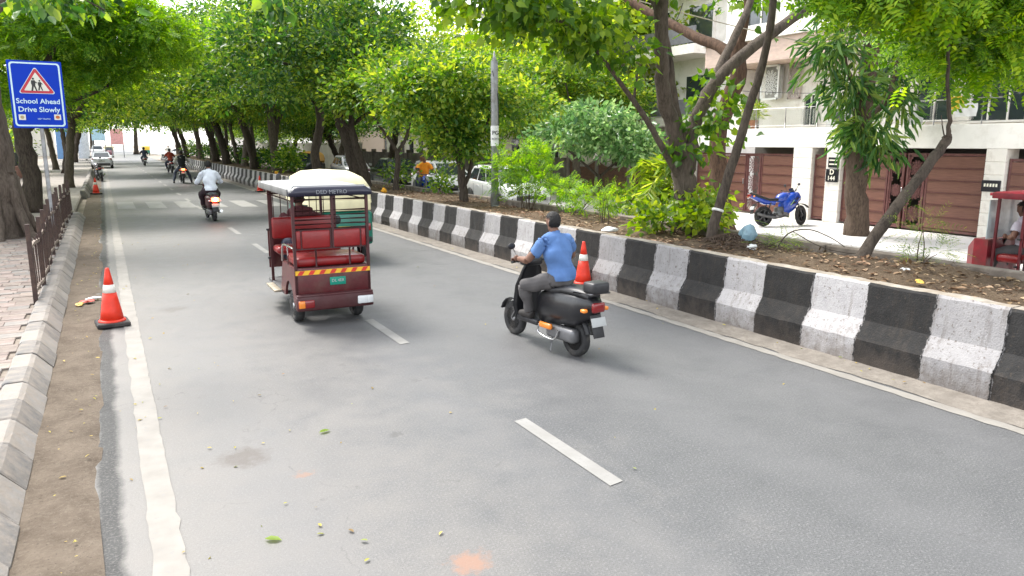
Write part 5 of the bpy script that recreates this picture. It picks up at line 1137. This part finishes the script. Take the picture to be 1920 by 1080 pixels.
# ---- scooter
def scooter(label, loc, rz, col, lit=False, box=True, scale=1., k='s', lean=0., tailcol=None):
    t = thing('scooter', label, 'scooter', loc, rz, None, scale); t.rotation_euler = (0, lean, rz); bp = M('scooter_paint' + k, col, .35, var=.2, scale=6, coat=.25, grime=(.05, .045, .04), gamt=.12)
    # tail: rings along y, narrow at the back
    b = MB(); rings = []
    for y, w, z0, z1 in ((-.36, .07, .60, .70), (-.30, .11, .50, .74), (-.12, .155, .40, .75), (.15, .17, .36, .75), (.42, .16, .33, .72), (.58, .12, .32, .66)):
        rings.append([(-w * .75, y, z0), (-w, y, z0 + (z1 - z0) * .35), (-w, y, z1 - .06), (-w * .72, y, z1), (w * .72, y, z1), (w, y, z1 - .06), (w, y, z0 + (z1 - z0) * .35), (w * .75, y, z0)])
    b.loft(rings); b.build('tail_body', bp, t)
    b = MB(); rings = []
    for y, w, z in ((-.30, .09, .76), (-.15, .13, .795), (.1, .14, .79), (.3, .14, .755), (.5, .12, .77), (.6, .07, .745)): rings.append([(-w, y, z - .055), (-w, y, z - .01), (-w * .6, y, z + .018), (w * .6, y, z + .018), (w, y, z - .01), (w, y, z - .055)])
    b.loft(rings); b.build('seat', blackp, t)
    rbox(MB(), (0, .74, .30), (.34, .42, .07), .02).build('floorboard', blackp, t)
    b = MB(); rings = []
    for z, y, w in ((.26, .98, .16), (.45, 1.0, .21), (.7, .96, .2), (.88, .9, .15), (.95, .88, .1)): rings.append([(-w, y - .03, z), (-w * .6, y + .05, z), (0, y + .08, z), (w * .6, y + .05, z), (w, y - .03, z), (w * .5, y - .015, z), (-w * .5, y - .015, z)])
    b.loft(rings); b.build('front_apron', bp, t)
    b = MB(); rbox(b, (0, .88, .985), (.26, .16, .1), .035, seg=3); cw_ = b.build('handlebar_cowl', bp, t)
    b = MB(); b.tube([(-.33, .80, 1.01), (-.15, .86, 1.0), (.15, .86, 1.0), (.33, .80, 1.01)], .014, 8); b.build('handlebar', blackp, t)
    for s in (-1, 1):
        MB().tube([(s * .22, .835, 1.008), (s * .34, .795, 1.012)], .019, 8).build('grip', blackp, t)
        m_ = MB(); m_.tube([(s * .2, .86, 1.02), (s * .27, .87, 1.15)], .006, 5); m_.ell((s * .30, .865, 1.19), (.055, .014, .04)); m_.build('mirror', blackp, t)
    b = MB()
    for s in (-1, 1): b.tube([(s * .05, .99, .55), (s * .06, 1.2, .23)], .018, 6)
    b.build('fork', greym, t); b = MB(); b.loft([[(-.06, 1.22 + .26 * math.cos(a), .22 + .26 * math.sin(a)), (.06, 1.22 + .26 * math.cos(a), .22 + .26 * math.sin(a)), (.045, 1.22 + .245 * math.cos(a), .22 + .245 * math.sin(a)), (-.045, 1.22 + .245 * math.cos(a), .22 + .245 * math.sin(a))] for a in [R(20 + 20 * i) for i in range(8)]]); b.build('front_mudguard', bp, t)
    wheel(t, (0, 1.22, .215), .215, .09, 5, alloy); wheel(t, (0, 0, .215), .215, .1, 0, greym)
    b = MB(); b.loft([[(-.07, .26 * math.cos(a) - .0, .24 + .26 * math.sin(a)), (.07, .26 * math.cos(a), .24 + .26 * math.sin(a)), (.06, .25 * math.cos(a), .24 + .25 * math.sin(a)), (-.06, .25 * math.cos(a), .24 + .25 * math.sin(a))] for a in [R(60 + 15 * i) for i in range(8)]]); b.build('rear_mudguard', blackp, t)
    rbox(MB(), (-.1, .12, .26), (.13, .5, .16), .04, seg=3).build('engine', greym, t)
    b = MB(); b.tube([(.15, .3, .25), (.16, .1, .26), (.165, -.22, .30)], [.03, .05, .045], 10); b.build('silencer', chrome if lit else greym, t)
    tl = rbox(MB(), (0, -.37, .63), (.2 if lit else .17, .05, .11), .02, seg=2).build('tail_lamp', brake if lit else (tailcol or lamp_r), t)
    if lit: MB().ell((0, -.395, .635), (.045, .02, .045)).build('bulb', brake_hot, tl)
    for s in (-1, 1): rbox(MB(), (s * .15, -.31, .60), (.06, .07, .04), .012).build('indicator', lamp_o if not lit else lamp_w, t)
    fl = rbox(MB(), (0, -.36, .42), (.15, .02, .26), .006, (R(-18), 0, 0)).build('plate_bracket', blackp, t); rbox(MB(), (0, -.385, .47), (.2, .008, .1), .002, (R(-18), 0, 0)).build('number_plate', plate_w, fl)
    if box:
        rbox(MB(), (0, -.33, .85), (.24, .2, .13), .035, seg=3).build('luggage_box', blackp, t); b = MB(); b.tube([(-.13, -.1, .78), (-.13, -.4, .79), (.13, -.4, .79), (.13, -.1, .78)], .012, 6); b.build('rack', greym, t)
        b = MB()
        for s in (-1, 1): b.tube(smooth_path([(s * .19, .42, .36), (s * .2, .46, .22), (s * .19, .18, .18), (s * .18, .1, .30)], 4), .012, 6)
        b.build('crash_guard', chrome, t); rbox(MB(), (-.195, .32, .32), (.05, .22, .07), .02).build('side_reflector', lamp_o, t)
    b = MB(); b.tube([(-.1, .3, .22), (-.2, .22, .04)], .01, 6); b.build('stand', greym, t); return t

# ---- motorbike
def motorbike(label, loc, rz, col, lit=False, scale=1., k='m', sport=False, lean=0., steer=0.):
    t = thing('motorbike', label, 'motorbike', loc, rz, None, scale); t.rotation_euler = (0, lean, rz); bp = M('bike_paint' + k, col, .25, var=.12, scale=6, coat=.7)
    wheel(t, (0, 0, .3), .3, .11 if sport else .085, 5 if sport else 6, greym if sport else alloy); wheel(t, (0, 1.3, .3), .3, .09 if sport else .07, 5 if sport else 6, blackp if sport else alloy, steer)
    b = MB(); rings = []
    for y, w, z0, z1 in ((.42, .06, .74, .80), (.5, .11, .70, .93), (.68, .14, .70, 1.0), (.86, .13, .72, .99), (.98, .06, .78, .9)): rings.append([(-w * .6, y, z0), (-w, y, z0 + .1), (-w * .85, y, z1 - .04), (0, y, z1), (w * .85, y, z1 - .04), (w, y, z0 + .1), (w * .6, y, z0)])
    b.loft(rings); b.build('tank', bp, t)
    b = MB(); rings = []
    for y, w, z in (((-.42, .05, .98), (-.3, .1, .95), (-.1, .12, .88), (.15, .13, .80), (.42, .11, .80), (.5, .07, .82)) if sport else ((-.3, .09, .83), (-.1, .12, .82), (.15, .13, .79), (.42, .11, .80), (.52, .07, .82))): rings.append([(-w, y, z - .06), (-w, y, z), (-w * .6, y, z + .025), (w * .6, y, z + .025), (w, y, z), (w, y, z - .06)])
    b.loft(rings); b.build('seat', blackp, t)
    b = MB(); rings = []
    for y, w, z0, z1 in (((-.48, .03, .9, .95), (-.3, .1, .80, .91), (0, .13, .66, .82), (.35, .13, .62, .76)) if sport else ((-.4, .05, .68, .78), (-.25, .11, .64, .78), (.05, .14, .6, .76), (.35, .12, .6, .74))): rings.append([(-w * .6, y, z0), (-w, y, (z0 + z1) / 2), (-w * .8, y, z1), (w * .8, y, z1), (w, y, (z0 + z1) / 2), (w * .6, y, z0)])
    b.loft(rings); b.build('tail_cowl', bp, t)
    b = MB(); rbox(b, (0, .62, .42), (.24, .4, .3), .05, seg=2); b.lathe([(.0, -.16), (.09, -.16), (.1, -.1), (.1, .1), (.09, .16), (0, .16)], 14, M=Matrix.Translation((0, .5, .36)) @ AX); rbox(b, (0, .72, .62), (.15, .17, .2), .02); b.build('engine', greym, t)
    b = MB(); b.tube([(0, .98, .92), (0, .9, .6), (0, .72, .3), (0, .3, .32)], .025, 8); b.tube([(0, .95, .88), (0, .4, .72), (0, -.2, .72)], .022, 8)
    for s in (-1, 1): b.tube([(s * .07, .35, .36), (s * .075, 0, .3)], .022, 6); b.tube([(s * .1, .2, .7), (s * .1, .04, .34)], .022, 8)
    b.build('chassis', blackp, t); b = MB()
    for s in (-1, 1): b.tube([(s * .085, 1.0, .98), (s * .085, 1.3, .3)], [.02, .024], 8)
    b.build('fork', greym, t); b = MB(); b.loft([[(-.06, 1.3 + .35 * math.cos(a), .3 + .35 * math.sin(a)), (.06, 1.3 + .35 * math.cos(a), .3 + .35 * math.sin(a)), (.05, 1.3 + .335 * math.cos(a), .3 + .335 * math.sin(a)), (-.05, 1.3 + .335 * math.cos(a), .3 + .335 * math.sin(a))] for a in [R(40 + 16 * i) for i in range(7)]]); b.build('front_mudguard', bp if not sport else blackp, t)
    b = MB(); b.tube([(-.35, .88, 1.06), (-.2, .98, 1.02), (.2, .98, 1.02), (.35, .88, 1.06)], .013, 6); b.build('handlebar', blackp, t)
    for s in (-1, 1):
        MB().tube([(s * .25, .945, 1.035), (s * .36, .875, 1.062)], .019, 8).build('grip', blackp, t); m_ = MB(); m_.tube([(s * .22, .97, 1.03), (s * .3, 1.0, 1.18)], .006, 5); m_.ell((s * .33, 1.0, 1.21), (.06, .014, .04)); m_.build('mirror', blackp, t)
    if sport:
        b = MB(); rings = []
        for y, w, z0, z1 in ((.62, .15, .34, .70), (.8, .19, .36, .92), (1.0, .19, .48, 1.0), (1.16, .15, .68, 1.0), (1.28, .06, .76, .9)): rings.append([(-w * .6, y, z0), (-w, y, z0 + (z1 - z0) * .45), (-w * .9, y, z1 - .05), (-w * .4, y, z1), (w * .4, y, z1), (w * .9, y, z1 - .05), (w, y, z0 + (z1 - z0) * .45), (w * .6, y, z0)])
        b.loft(rings); fa = b.build('fairing', bp, t)
        for s in (-1, 1):
            MB().add([(s * .199, .80, .62), (s * .197, .98, .80), (s * .172, 1.12, .86), (s * .192, 1.0, .66)], [[0, 1, 2, 3]]).build('decal', blackp, fa); MB().add([(s * .203, .78, .60), (s * .201, .93, .76), (s * .2, .96, .76), (s * .202, .82, .6)], [[0, 1, 2, 3]]).build('decal', M('decal_lime', (.35, .55, .3), .4), fa)
        b = MB(); b.loft([[(-.13, 1.0, 1.0), (0, 1.12, 1.0), (.13, 1.0, 1.0)], [(-.1, .96, 1.1), (0, 1.04, 1.13), (.1, .96, 1.1)]], closed=False, cap=False); b.build('windscreen', darkglass, t)
        MB().ell((0, 1.26, .84), (.08, .03, .05)).build('headlamp', lamp_w, t)
    else:
        b = MB(); b.ell((0, 1.1, .92), (.1, .09, .1)); b.build('headlamp', lamp_w, t)
    b = MB(); b.tube(smooth_path([(.12, .7, .3), (.14, .4, .24), (.15, 0, .3), (.16, -.3, .38)], 4), [.02] * 5 + [.045] * 8, 10); b.build('silencer', greym if sport else chrome, t)
    ty, tz = (-.47, .92) if sport else (-.40, .72)
    tl = rbox(MB(), (0, ty, tz), (.16, .05, .08), .015).build('tail_lamp', brake if lit else lamp_r, t)
    for s in (-1, 1): MB().ell((s * .16, ty + .06, tz - .03), (.035, .03, .025)).build('indicator', lamp_o, t)
    b = MB(); b.box((0, -.36, .52), (.13, .015, .3), rot=(R(-20), 0, 0)); fl = b.build('plate_bracket', blackp, t); rbox(MB(), (0, -.385, .55), (.2, .008, .11), .002, (R(-20), 0, 0)).build('number_plate', plate_w, fl)
    b = MB(); b.tube([(-.1, .45, .25), (-.24, .4, .02)], .01, 6); b.build('stand', greym, t); return t
motorbike('blue sports motorbike parked on the apron before the left gate', (15.4, 14.35, .055), R(-102), (.008, .055, .4), False, .9, 'blue', True, R(-7), R(25))
motorbike('black motorbike parked against the left kerb beside the far cone', (-.15, 51.2, .0), R(8), (.02, .012, .014), False, 1.1, 'blk', False, R(-9), R(-20))

# ---- cars
def car(label, loc, rz, col, L=4.0, W=1.7, H=1.5, kind='hatch', k='c', group='parked cars'):
    t = thing('car', label, 'car', loc, rz, group); pm = M('car_paint' + k, col, .28, var=.05, scale=3, coat=.8, grime=dk(col, .8), gamt=.12); hl = L / 2; hw = W / 2
    if kind == 'sedan': st = [(-hl, .80, .42, .86), (-hl + .12, .93, .30, .98), (-hl + .7, .99, .22, 1.0), (-.2, 1, .22, .94), (.75, 1, .22, .92), (hl - .9, .98, .22, .86), (hl - .25, .93, .25, .74), (hl - .06, .84, .32, .64), (hl, .74, .4, .56)]; gh = ((-1.35, 1.15), (-.75, .35), 1.0)
    else: st = [(-hl, .84, .42, .9), (-hl + .1, .95, .30, 1.02), (-hl + .6, 1, .22, 1.02), (-.2, 1, .22, .96), (.75, 1, .22, .94), (hl - .85, .98, .22, .92), (hl - .25, .93, .25, .80), (hl - .06, .85, .32, .68), (hl, .76, .4, .58)]; gh = ((-hl + .12, 1.1), (-hl + .5, .25), 1.0)
    sc = H / 1.5; b = MB(); rings = []
    for y, w, z0, z1 in st:
        w *= hw; z1 *= sc; rings.append([(-w * .9, y, z0), (-w, y, z0 + .12), (-w, y, z1 - .22), (-w * .955, y, z1 - .05), (-w * .86, y, z1), (0, y, z1 + .02), (w * .86, y, z1), (w * .955, y, z1 - .05), (w, y, z1 - .22), (w, y, z0 + .12), (w * .9, y, z0)])
    b.loft(rings); body = b.build('body', pm, t)
    (yb0, yf0), (yb1, yf1), _ = gh; zb = .93 * sc; wb, wt = hw * .9, hw * .7
    base = [(-wb, yb0, zb), (wb, yb0, zb), (wb, yf0, zb - .02), (-wb, yf0, zb - .02)]; mid = lambda q: [(x0 + (x1 - x0) * q, y0 + (y1 - y0) * q, z0 + (z1 - z0) * q) for (x0, y0, z0), (x1, y1, z1) in zip(base, top)]
    top = [(-wt, yb1, H - .06), (wt, yb1, H - .06), (wt, yf1, H - .06), (-wt, yf1, H - .06)]
    b = MB(); b.loft([base, top, [(x * .86, y * .97 + (.02 if y < 0 else -.02), H) for x, y, z in top]], sm=False); b.build('cabin', pm, t)
    def quad(a, c_, d, e, u0, u1, v0, v1, off, name, m):
        A, B, C_, D = [Vector(p) for p in (a, c_, d, e)]; n = (B - A).cross(D - A).normalized(); ctr = (A + B + C_ + D) / 4
        if n.dot(ctr - Vector((0, 0, .9))) < 0: n = -n
        P_ = lambda u, v: (A.lerp(B, u)).lerp(D.lerp(C_, u), v) + n * off
        MB().add([P_(u0, v0), P_(u1, v0), P_(u1, v1), P_(u0, v1)], [[0, 1, 2, 3]]).build(name, m, t)
    quad(base[3], base[2], top[2], top[3], .06, .94, .06, .94, .006, 'windscreen', darkglass); quad(base[0], base[1], top[1], top[0], .07, .93, .1, .92, .006, 'rear_window', darkglass)
    for i, j in ((0, 3), (1, 2)):
        quad(base[i], base[j], top[j], top[i], .06, .34, .1, .9, .006, 'side_window', darkglass); quad(base[i], base[j], top[j], top[i], .37, .62, .1, .9, .006, 'side_window', darkglass); quad(base[i], base[j], top[j], top[i], .65, .93, .1, .9, .006, 'side_window', darkglass)
    for s in (-1, 1):
        for y in (-hl + .75, hl - .8):
            MB().lathe([(0, -.02), (.36, -.02), (.36, .02), (0, .02)], 20, M=Matrix.Translation((s * (hw - .005), y, .34)) @ AX).build('wheel_arch', blackp, t); wheel(t, (s * (hw - .09), y, .31), .31, .2, 7)
        m_ = rbox(MB(), (s * (hw + .09), .95, zb + .05), (.18, .08, .12), .03, seg=2).build('door_mirror', pm if kind != 'sedan' else blackp, t)
        rbox(MB(), (s * hw * .66, hl - .14, .70 * sc), (.36, .16, .14), .04, (0, 0, s * R(-18)), 2).build('headlamp', lamp_w, t)
        rbox(MB(), (s * hw * .74, -hl + .06, .86 * sc), (.34, .1, .14), .03, seg=2).build('tail_lamp', lamp_r, t)
        for y in (.35, -.55): rbox(MB(), (s * (hw + .005), y, .82 * sc), (.025, .16, .03), .008).build('door_handle', pm, t)
        for y in (.95, -.08, -.95): MB().box((s * (hw + .001), y, .62 * sc), (.004, .012, .5)).build('door_seam', blackp, t)
    rbox(MB(), (0, hl - .03, .50), (W * .62, .08, .16), .02).build('grille', blackp, t); rbox(MB(), (0, -hl + .03, .40), (W * .75, .1, .14), .02).build('rear_bumper', blackp, t)
    pl = rbox(MB(), (0, -hl + .0, .66), (.46, .03, .11), .004).build('number_plate', plate_w, t); rbox(MB(), (0, hl + .015, .42), (.46, .02, .11), .004).build('number_plate', plate_w, t); rbox(MB(), (0, -hl + .05, .9 * sc), (.5, .06, .03), .008).build('chrome_strip', chrome, t)
    return t
car('white sedan parked at the left kerb far down the road', (-.1, 79.0, 0), R(0), (.62, .64, .66), 4.3, 1.72, 1.47, 'sedan', 'sil')
car('white hatchback facing the camera on the service lane left of the lamp post', (12.2, 23.0, 0), R(176), (.74, .74, .73), 4.0, 1.72, 1.48, 'hatch', 'wht')
car('second white car parked behind the first on the service lane', (12.7, 29.6, 0), R(180), (.7, .7, .7), 3.9, 1.66, 1.5, 'hatch', 'wht2')
car('black car on the service lane seen behind the Y-forked tree', (13.0, 36.4, 0), R(180), (.012, .013, .018), 4.4, 1.75, 1.5, 'sedan', 'blk')
car('grey car parked beside the yellow hooded auto rickshaw', (13.2, 45, 0), R(178), (.3, .31, .32), 4.0, 1.7, 1.5, 'hatch', 'gry')
car('white van-like car far ahead in the traffic at the road end', (-.6, 128, 0), R(0), (.72, .72, .72), 4.0, 1.75, 1.9, 'hatch', 'far', 'far traffic'); car('pale car crossing beyond the end of the barrier', (10.5, 128, 0), R(60), (.7, .7, .7), 4.0, 1.7, 1.5, 'sedan', 'far2', 'far traffic')
# ================================================================== people: one voxel-fused body each, clothes and hair as children
skin_m = M('skin', (.17, .085, .055), .6, var=.12, scale=14); hair_m = M('hair', (.006, .005, .0045), .7, var=.3, scale=60, bump=.6, bscale=90); shoe_m = M('shoe', (.03, .026, .024), .6, var=.2)
def cloth(name, c=(.5, .5, .5)): return M('cloth_' + name, c, .9, var=.12, scale=7, bump=.35, bscale=16)
def person(name, label, loc, rz, J, shirt, trousers, scale=1., voxel=.009, sleeve='short', hands=True, helmet=None, group=None, seed=0, lean=0., vest=None):
    t = thing(name, label, 'person', loc, rz, group, scale); t.rotation_euler = (0, lean, rz)
    V = lambda k: Vector(J[k]); b = MB(); prim = []
    def tub(tagn, pts, rr, n=12):
        p = smooth_path(pts, 4); k = len(p)
        if isinstance(rr[0], tuple): r_ = [(lerp_list([q[0] for q in rr], k)[i], lerp_list([q[1] for q in rr], k)[i]) for i in range(k)]
        else: r_ = lerp_list(rr, k)
        b.tube(p, r_, n)
        for i in range(k - 1): prim.append((tagn, p[i], p[i + 1], (sum(r_[i]) / 2 if isinstance(r_[i], tuple) else r_[i])))
    pel, ch, nk, hd = V('pelvis'), V('chest'), V('neck'), V('head')
    tub('pelvis', [pel - Vector((0, .01, .08)), pel, pel.lerp(ch, .3)], [(.15, .12), (.165, .125), (.15, .11)])
    tub('torso', [pel.lerp(ch, .2), pel.lerp(ch, .6), ch, ch.lerp(nk, .55), nk], [(.145, .105), (.15, .11), (.175, .115), (.15, .095), (.06, .06)])
    tub('torso', [V('shL') + Vector((.02, 0, .0)), ch.lerp(nk, .75), V('shR') - Vector((.02, 0, 0))], [.062, .075, .062])
    tub('neck', [nk - Vector((0, 0, .05)), nk.lerp(hd, .5)], [.056, .052])
    up = (hd - nk).normalized(); fw = V('face').normalized(); rt = fw.cross(up).normalized(); c = hd
    def hp(x, y, z): return c + rt * x + fw * y + up * z
    hrot = Matrix((rt, fw, up)).transposed().to_euler()
    b.ell(hp(0, -.005, .03), (.075, .093, .098), hrot, 16, 12); b.ell(hp(0, .022, -.055), (.055, .062, .062), hrot, 12, 8); b.ell(hp(0, .09, -.015), (.013, .02, .024), hrot, 8, 6)
    for s in (-1, 1): b.ell(hp(s * .077, -.005, -.005), (.012, .022, .033), hrot, 8, 6)
    b.ell(hp(0, .08, -.062), (.024, .012, .009), hrot, 8, 6)
    prim.append(('head', hp(0, 0, .05), hp(0, .01, -.06), .08))
    for S in 'LR':
        s = -1 if S == 'L' else 1; sh, el, wr = V('sh' + S), V('el' + S), V('wr' + S)
        mid = sh.lerp(el, .55); tub('uparm', [sh, mid], [.062, .052]); tub('elbow', [mid, el], [.05, .043]); tub('forearm', [el, el.lerp(wr, .35), wr], [.043, .042, .028])
        hi, kn, an = V('hip' + S), V('kn' + S), V('an' + S); tub('thigh', [hi, hi.lerp(kn, .5), kn], [.095, .082, .062]); tub('shin', [kn, kn.lerp(an, .35), an], [.06, .06, .04]); tub('foot', [an + Vector((0, -.05, -.045)), an + Vector((0, .04, -.04)), an + Vector((s * .015, .17, -.055))], [.042, .045, .03])
        d = (wr - el).normalized(); pc = wr + d * .05
        b.ell(pc, (.042, .045, .022) if not hands else (.04, .04, .02), Matrix(frame(d, Vector((0, 0, 1)))).transposed().to_euler(), 10, 8); prim.append(('hand', wr, wr + d * .1, .04))
        if hands:
            x, y, _ = frame(d); x = Vector((1, 0, 0)); dn = Vector((0, 0, -1)); fd = (d - x * d.dot(x)).normalized()
            for i, ln in enumerate((.9, 1.05, 1.0, .8)):
                o = pc + x * ((i - 1.5) * .021) + fd * .025; b.tube([o, o + fd * .035 * ln + dn * .004, o + fd * .045 * ln + dn * .03, o + fd * .02 * ln + dn * .046], [.0105, .0095, .009, .008], 7)
            o = pc - x * s * .035 - fd * .02; b.tube([o, o - x * s * .02 + fd * .02 + dn * .02, o - x * s * .01 + fd * .03 + dn * .042], [.012, .0105, .009], 7)
    me = b.mesh('tmp', skin_m); o = bpy.data.objects.new('tmp', me); COL.objects.link(o)
    m_ = o.modifiers.new('r', 'REMESH'); m_.mode = 'VOXEL'; m_.voxel_size = voxel; m_.use_smooth_shade = True
    sm = o.modifiers.new('s', 'SMOOTH'); sm.factor = .5; sm.iterations = max(2, int(.02 / voxel))
    dg = bpy.context.evaluated_depsgraph_get(); body = bpy.data.meshes.new_from_object(o.evaluated_get(dg)); bpy.data.objects.remove(o); bpy.data.meshes.remove(me)
    body.name = 'body'; body.materials.clear(); body.materials.append(skin_m); put('body', body, t)
    nv, nf = len(body.vertices), len(body.polygons); co = np.empty(nv * 3, np.float32); body.vertices.foreach_get('co', co); co = co.reshape(-1, 3); no = np.empty(nv * 3, np.float32); body.vertices.foreach_get('normal', no); no = no.reshape(-1, 3)
    best = np.full(nv, 9e9); lab = np.zeros(nv, int); names = ['pelvis', 'torso', 'neck', 'head', 'uparm', 'elbow', 'forearm', 'hand', 'thigh', 'shin', 'foot']
    for tn, a, c_, r_ in prim:
        a = np.array(a); d = np.array(c_) - a; L2 = max(d @ d, 1e-9); q = np.clip(((co - a) @ d) / L2, 0, 1); ds = np.linalg.norm(co - a - q[:, None] * d, axis=1) / r_; w = ds < best; best[w] = ds[w]; lab[w] = names.index(tn)
    polys = [tuple(p.vertices) for p in body.polygons]
    def garment(gname, keep, off, mat, wr=.006, f=26):
        fs = [p for p in polys if all(keep[i] for i in p)]
        if not fs: return
        idx = sorted({i for p in fs for i in p}); mp = {i: j for j, i in enumerate(idx)}; P = co[idx]; N = no[idx]
        w = wr * (np.sin(P[:, 2] * f + 3 * np.sin(P[:, 0] * 9 + seed)) + np.sin(P[:, 1] * f * .8 + P[:, 2] * 14 + 2 * np.sin(P[:, 0] * 15)))
        P = P + N * (off + w + (np.random.default_rng(3).normal(0, .0028, len(P)) if gname == 'hair' else 0))[:, None]; me = bpy.data.meshes.new(gname); me.from_pydata(P.tolist(), [], [[mp[i] for i in p] for p in fs]); me.materials.append(mat); me.polygons.foreach_set('use_smooth', [True] * len(fs)); put(gname, me, t)
    L_ = lambda *n: np.isin(lab, [names.index(x) for x in n])
    sl = {'short': ('torso', 'uparm'), 'long': ('torso', 'uparm', 'elbow', 'forearm'), 'none': ('torso',)}[sleeve]
    garment('trousers', L_('pelvis', 'thigh', 'shin'), .012, trousers); hem = np.array(J['pelvis'])[2] - .02
    garment('shirt', L_(*sl) | (L_('pelvis') & (co[:, 2] > hem)), .02, shirt, .010)
    if vest: garment('vest', L_('torso') | (L_('pelvis') & (co[:, 2] > hem)), .03, vest, .004)
    garment('shoes', L_('foot'), .008, shoe_m, .0)
    rel = co - np.array(c); hz = rel @ np.array(up); hy = rel @ np.array(fw)
    if helmet: MB().ell(hp(0, -.01, .04), (.125, .145, .135), hrot, 16, 10).build('helmet', helmet, t)
    else: garment('hair', L_('head', 'neck') & ((hz > .075) | ((hy < -.012) & (hz > -.06)) | ((hy < .035) & (hz > .05))), .008, hair_m, .0008, 60)
    return t
def pose(seat=.80, seat_y=.28, lean_=.10, bar=(.30, .80, 1.03), foot=(.15, .70, .42), knee=(.24, .62, .74), sit=.84, **kw):
    s = sit / .84; p = Vector((0, seat_y, seat + .07)); c_ = p + Vector((0, lean_ * .75, .31 * s)); n = p + Vector((0, lean_ * 1.25, .52 * s)); h = n + Vector((0, .045, .15 * s)); J = dict(pelvis=p, chest=c_, neck=n, head=h, face=Vector((0, 1, -.08)))
    for S, sg in (('L', -1), ('R', 1)):
        sh = c_.lerp(n, .62) + Vector((sg * .185, .0, .0)); w = Vector((bar[0] * sg, bar[1] - .08, bar[2] + .03)); el = sh.lerp(w, .5) + Vector((sg * .09, -.05, -.10)); J['sh' + S] = sh; J['wr' + S] = w; J['el' + S] = el
        J['hip' + S] = p + Vector((sg * .09, .02, -.03)); J['kn' + S] = Vector((knee[0] * sg, knee[1], knee[2])); J['an' + S] = Vector((foot[0] * sg, foot[1], foot[2]))
    J.update(kw); return J
RS = (4.29, 6.5, 0, R(6), .94)
scooter('black scooter with luggage box ridden by the man in blue', RS[:3], RS[3], (.006, .0065, .009), False, True, RS[4], 'blk')
person('person', 'man in light blue shirt and grey trousers riding the black scooter', RS[:3], RS[3], pose(sit=.77, face=Vector((-.15, 1, -.05)), knR=Vector((.2, .64, .72)), knL=Vector((-.27, .66, .74))), cloth('lightblue', (.08, .165, .36)), cloth('grey', (.085, .08, .08)), RS[4], .008)
WS = (2.72, 23.4, 0, R(2), 1.03)
scooter('dark red scooter with glowing brake lamp ridden by the man in white', WS[:3], WS[3], (.09, .012, .02), True, False, WS[4], 'red')
person('person', 'man in white shirt and dark trousers riding away on the dark red scooter', WS[:3], WS[3], pose(sit=.86), cloth('white', (.66, .70, .76)), cloth('maroon', (.03, .016, .022)), WS[4], .012, 'long')
VS = (3.9, 46.4, 0, R(0), 1.1)
motorbike('dark motorbike with lit brake lamp under the rider in a black vest', VS[:3], VS[3], (.02, .02, .025), True, VS[4], 'vest')
person('person', 'rider in black vest over pale sleeves with both feet lowered', VS[:3], VS[3], pose(.80, .2, .08, (.3, .88, 1.05), (.42, .3, .10), (.30, .55, .55)), cloth('pale', (.5, .5, .46)), cloth('denim', (.05, .06, .09)), VS[4], .018, 'long', False, vest=cloth('black', (.012, .012, .016)))
OS = (4.5, 62.3, 0, R(6), 1.1)
motorbike('red motorbike ahead of the black vest rider by the barrier', OS[:3], OS[3], (.3, .03, .03), False, OS[4], 'red')
person('person', 'rider in red top on the red motorbike near the barrier', OS[:3], OS[3], pose(.80, .25, .1, (.3, .88, 1.05), (.2, .55, .38), (.24, .68, .7)), cloth('redtop', (.42, .07, .04)), cloth('navy', (.03, .035, .06)), OS[4], .02, 'short', False)
DS = (3.7, 84.5, 0, R(2), 1.1)
scooter('black scooter in the middle distance at mid road', DS[:3], DS[3], (.02, .02, .025), False, False, DS[4], 'far')
person('person', 'dark clothed rider on the black scooter at mid road far ahead', DS[:3], DS[3], pose(), cloth('navy'), cloth('navy'), DS[4], .022, 'long', False, helmet=blackg)
FS = (8.6, 122, 0, R(0), 1.1)
motorbike('far pale motorbike beyond the barrier end', FS[:3], FS[3], (.3, .3, .32), False, FS[4], 'far'); person('person', 'far rider in pale clothes beyond the barrier end', FS[:3], FS[3], pose(.80, .25, .1, (.3, .88, 1.05), (.2, .55, .38), (.24, .68, .7)), cloth('pale'), cloth('grey'), FS[4], .025, 'long', False)
LS = (10.75, 27.2, 0, R(170), 1.08)
motorbike('blue and white motorbike coming along the service lane past the white cars', LS[:3], LS[3], (.02, .08, .5), False, LS[4], 'svc')
person('person', 'rider in orange tee shirt on the service lane motorbike', LS[:3], LS[3], pose(.80, .3, .12, (.3, .88, 1.05), (.2, .55, .38), (.24, .68, .7)), cloth('orange', (.75, .25, .012)), cloth('denim'), LS[4], .016, 'short', False)
person('person', 'pillion passenger in grey behind the orange tee shirt rider', LS[:3], LS[3], pose(.84, -.12, .08, (.16, .3, 1.0), (.2, .15, .45), (.24, .3, .75)), cloth('greytop', (.35, .36, .36)), cloth('denim'), LS[4], .018, 'long', False)
person('person', 'driver in maroon shirt seated inside the dark red battery rickshaw', (2.40, 9.13, 0), R(-1), pose(.80, 1.80, .04, (.3, 2.0, 1.03), (.15, 2.2, .42), (.18, 2.15, .78), .72, ), cloth('maroonshirt', (.10, .03, .035)), cloth('navy'), 1.0, .012, 'short', False)
person('person', 'driver in pale shirt of the red rickshaw at the right edge', (11.1, 3.95, 0), R(0), pose(.80, 1.80, .04, (.3, 2.0, 1.03), (.15, 2.2, .42), (.18, 2.15, .78), .72), cloth('lilac', (.5, .47, .52)), cloth('grey'), .93, .014, 'short', False)
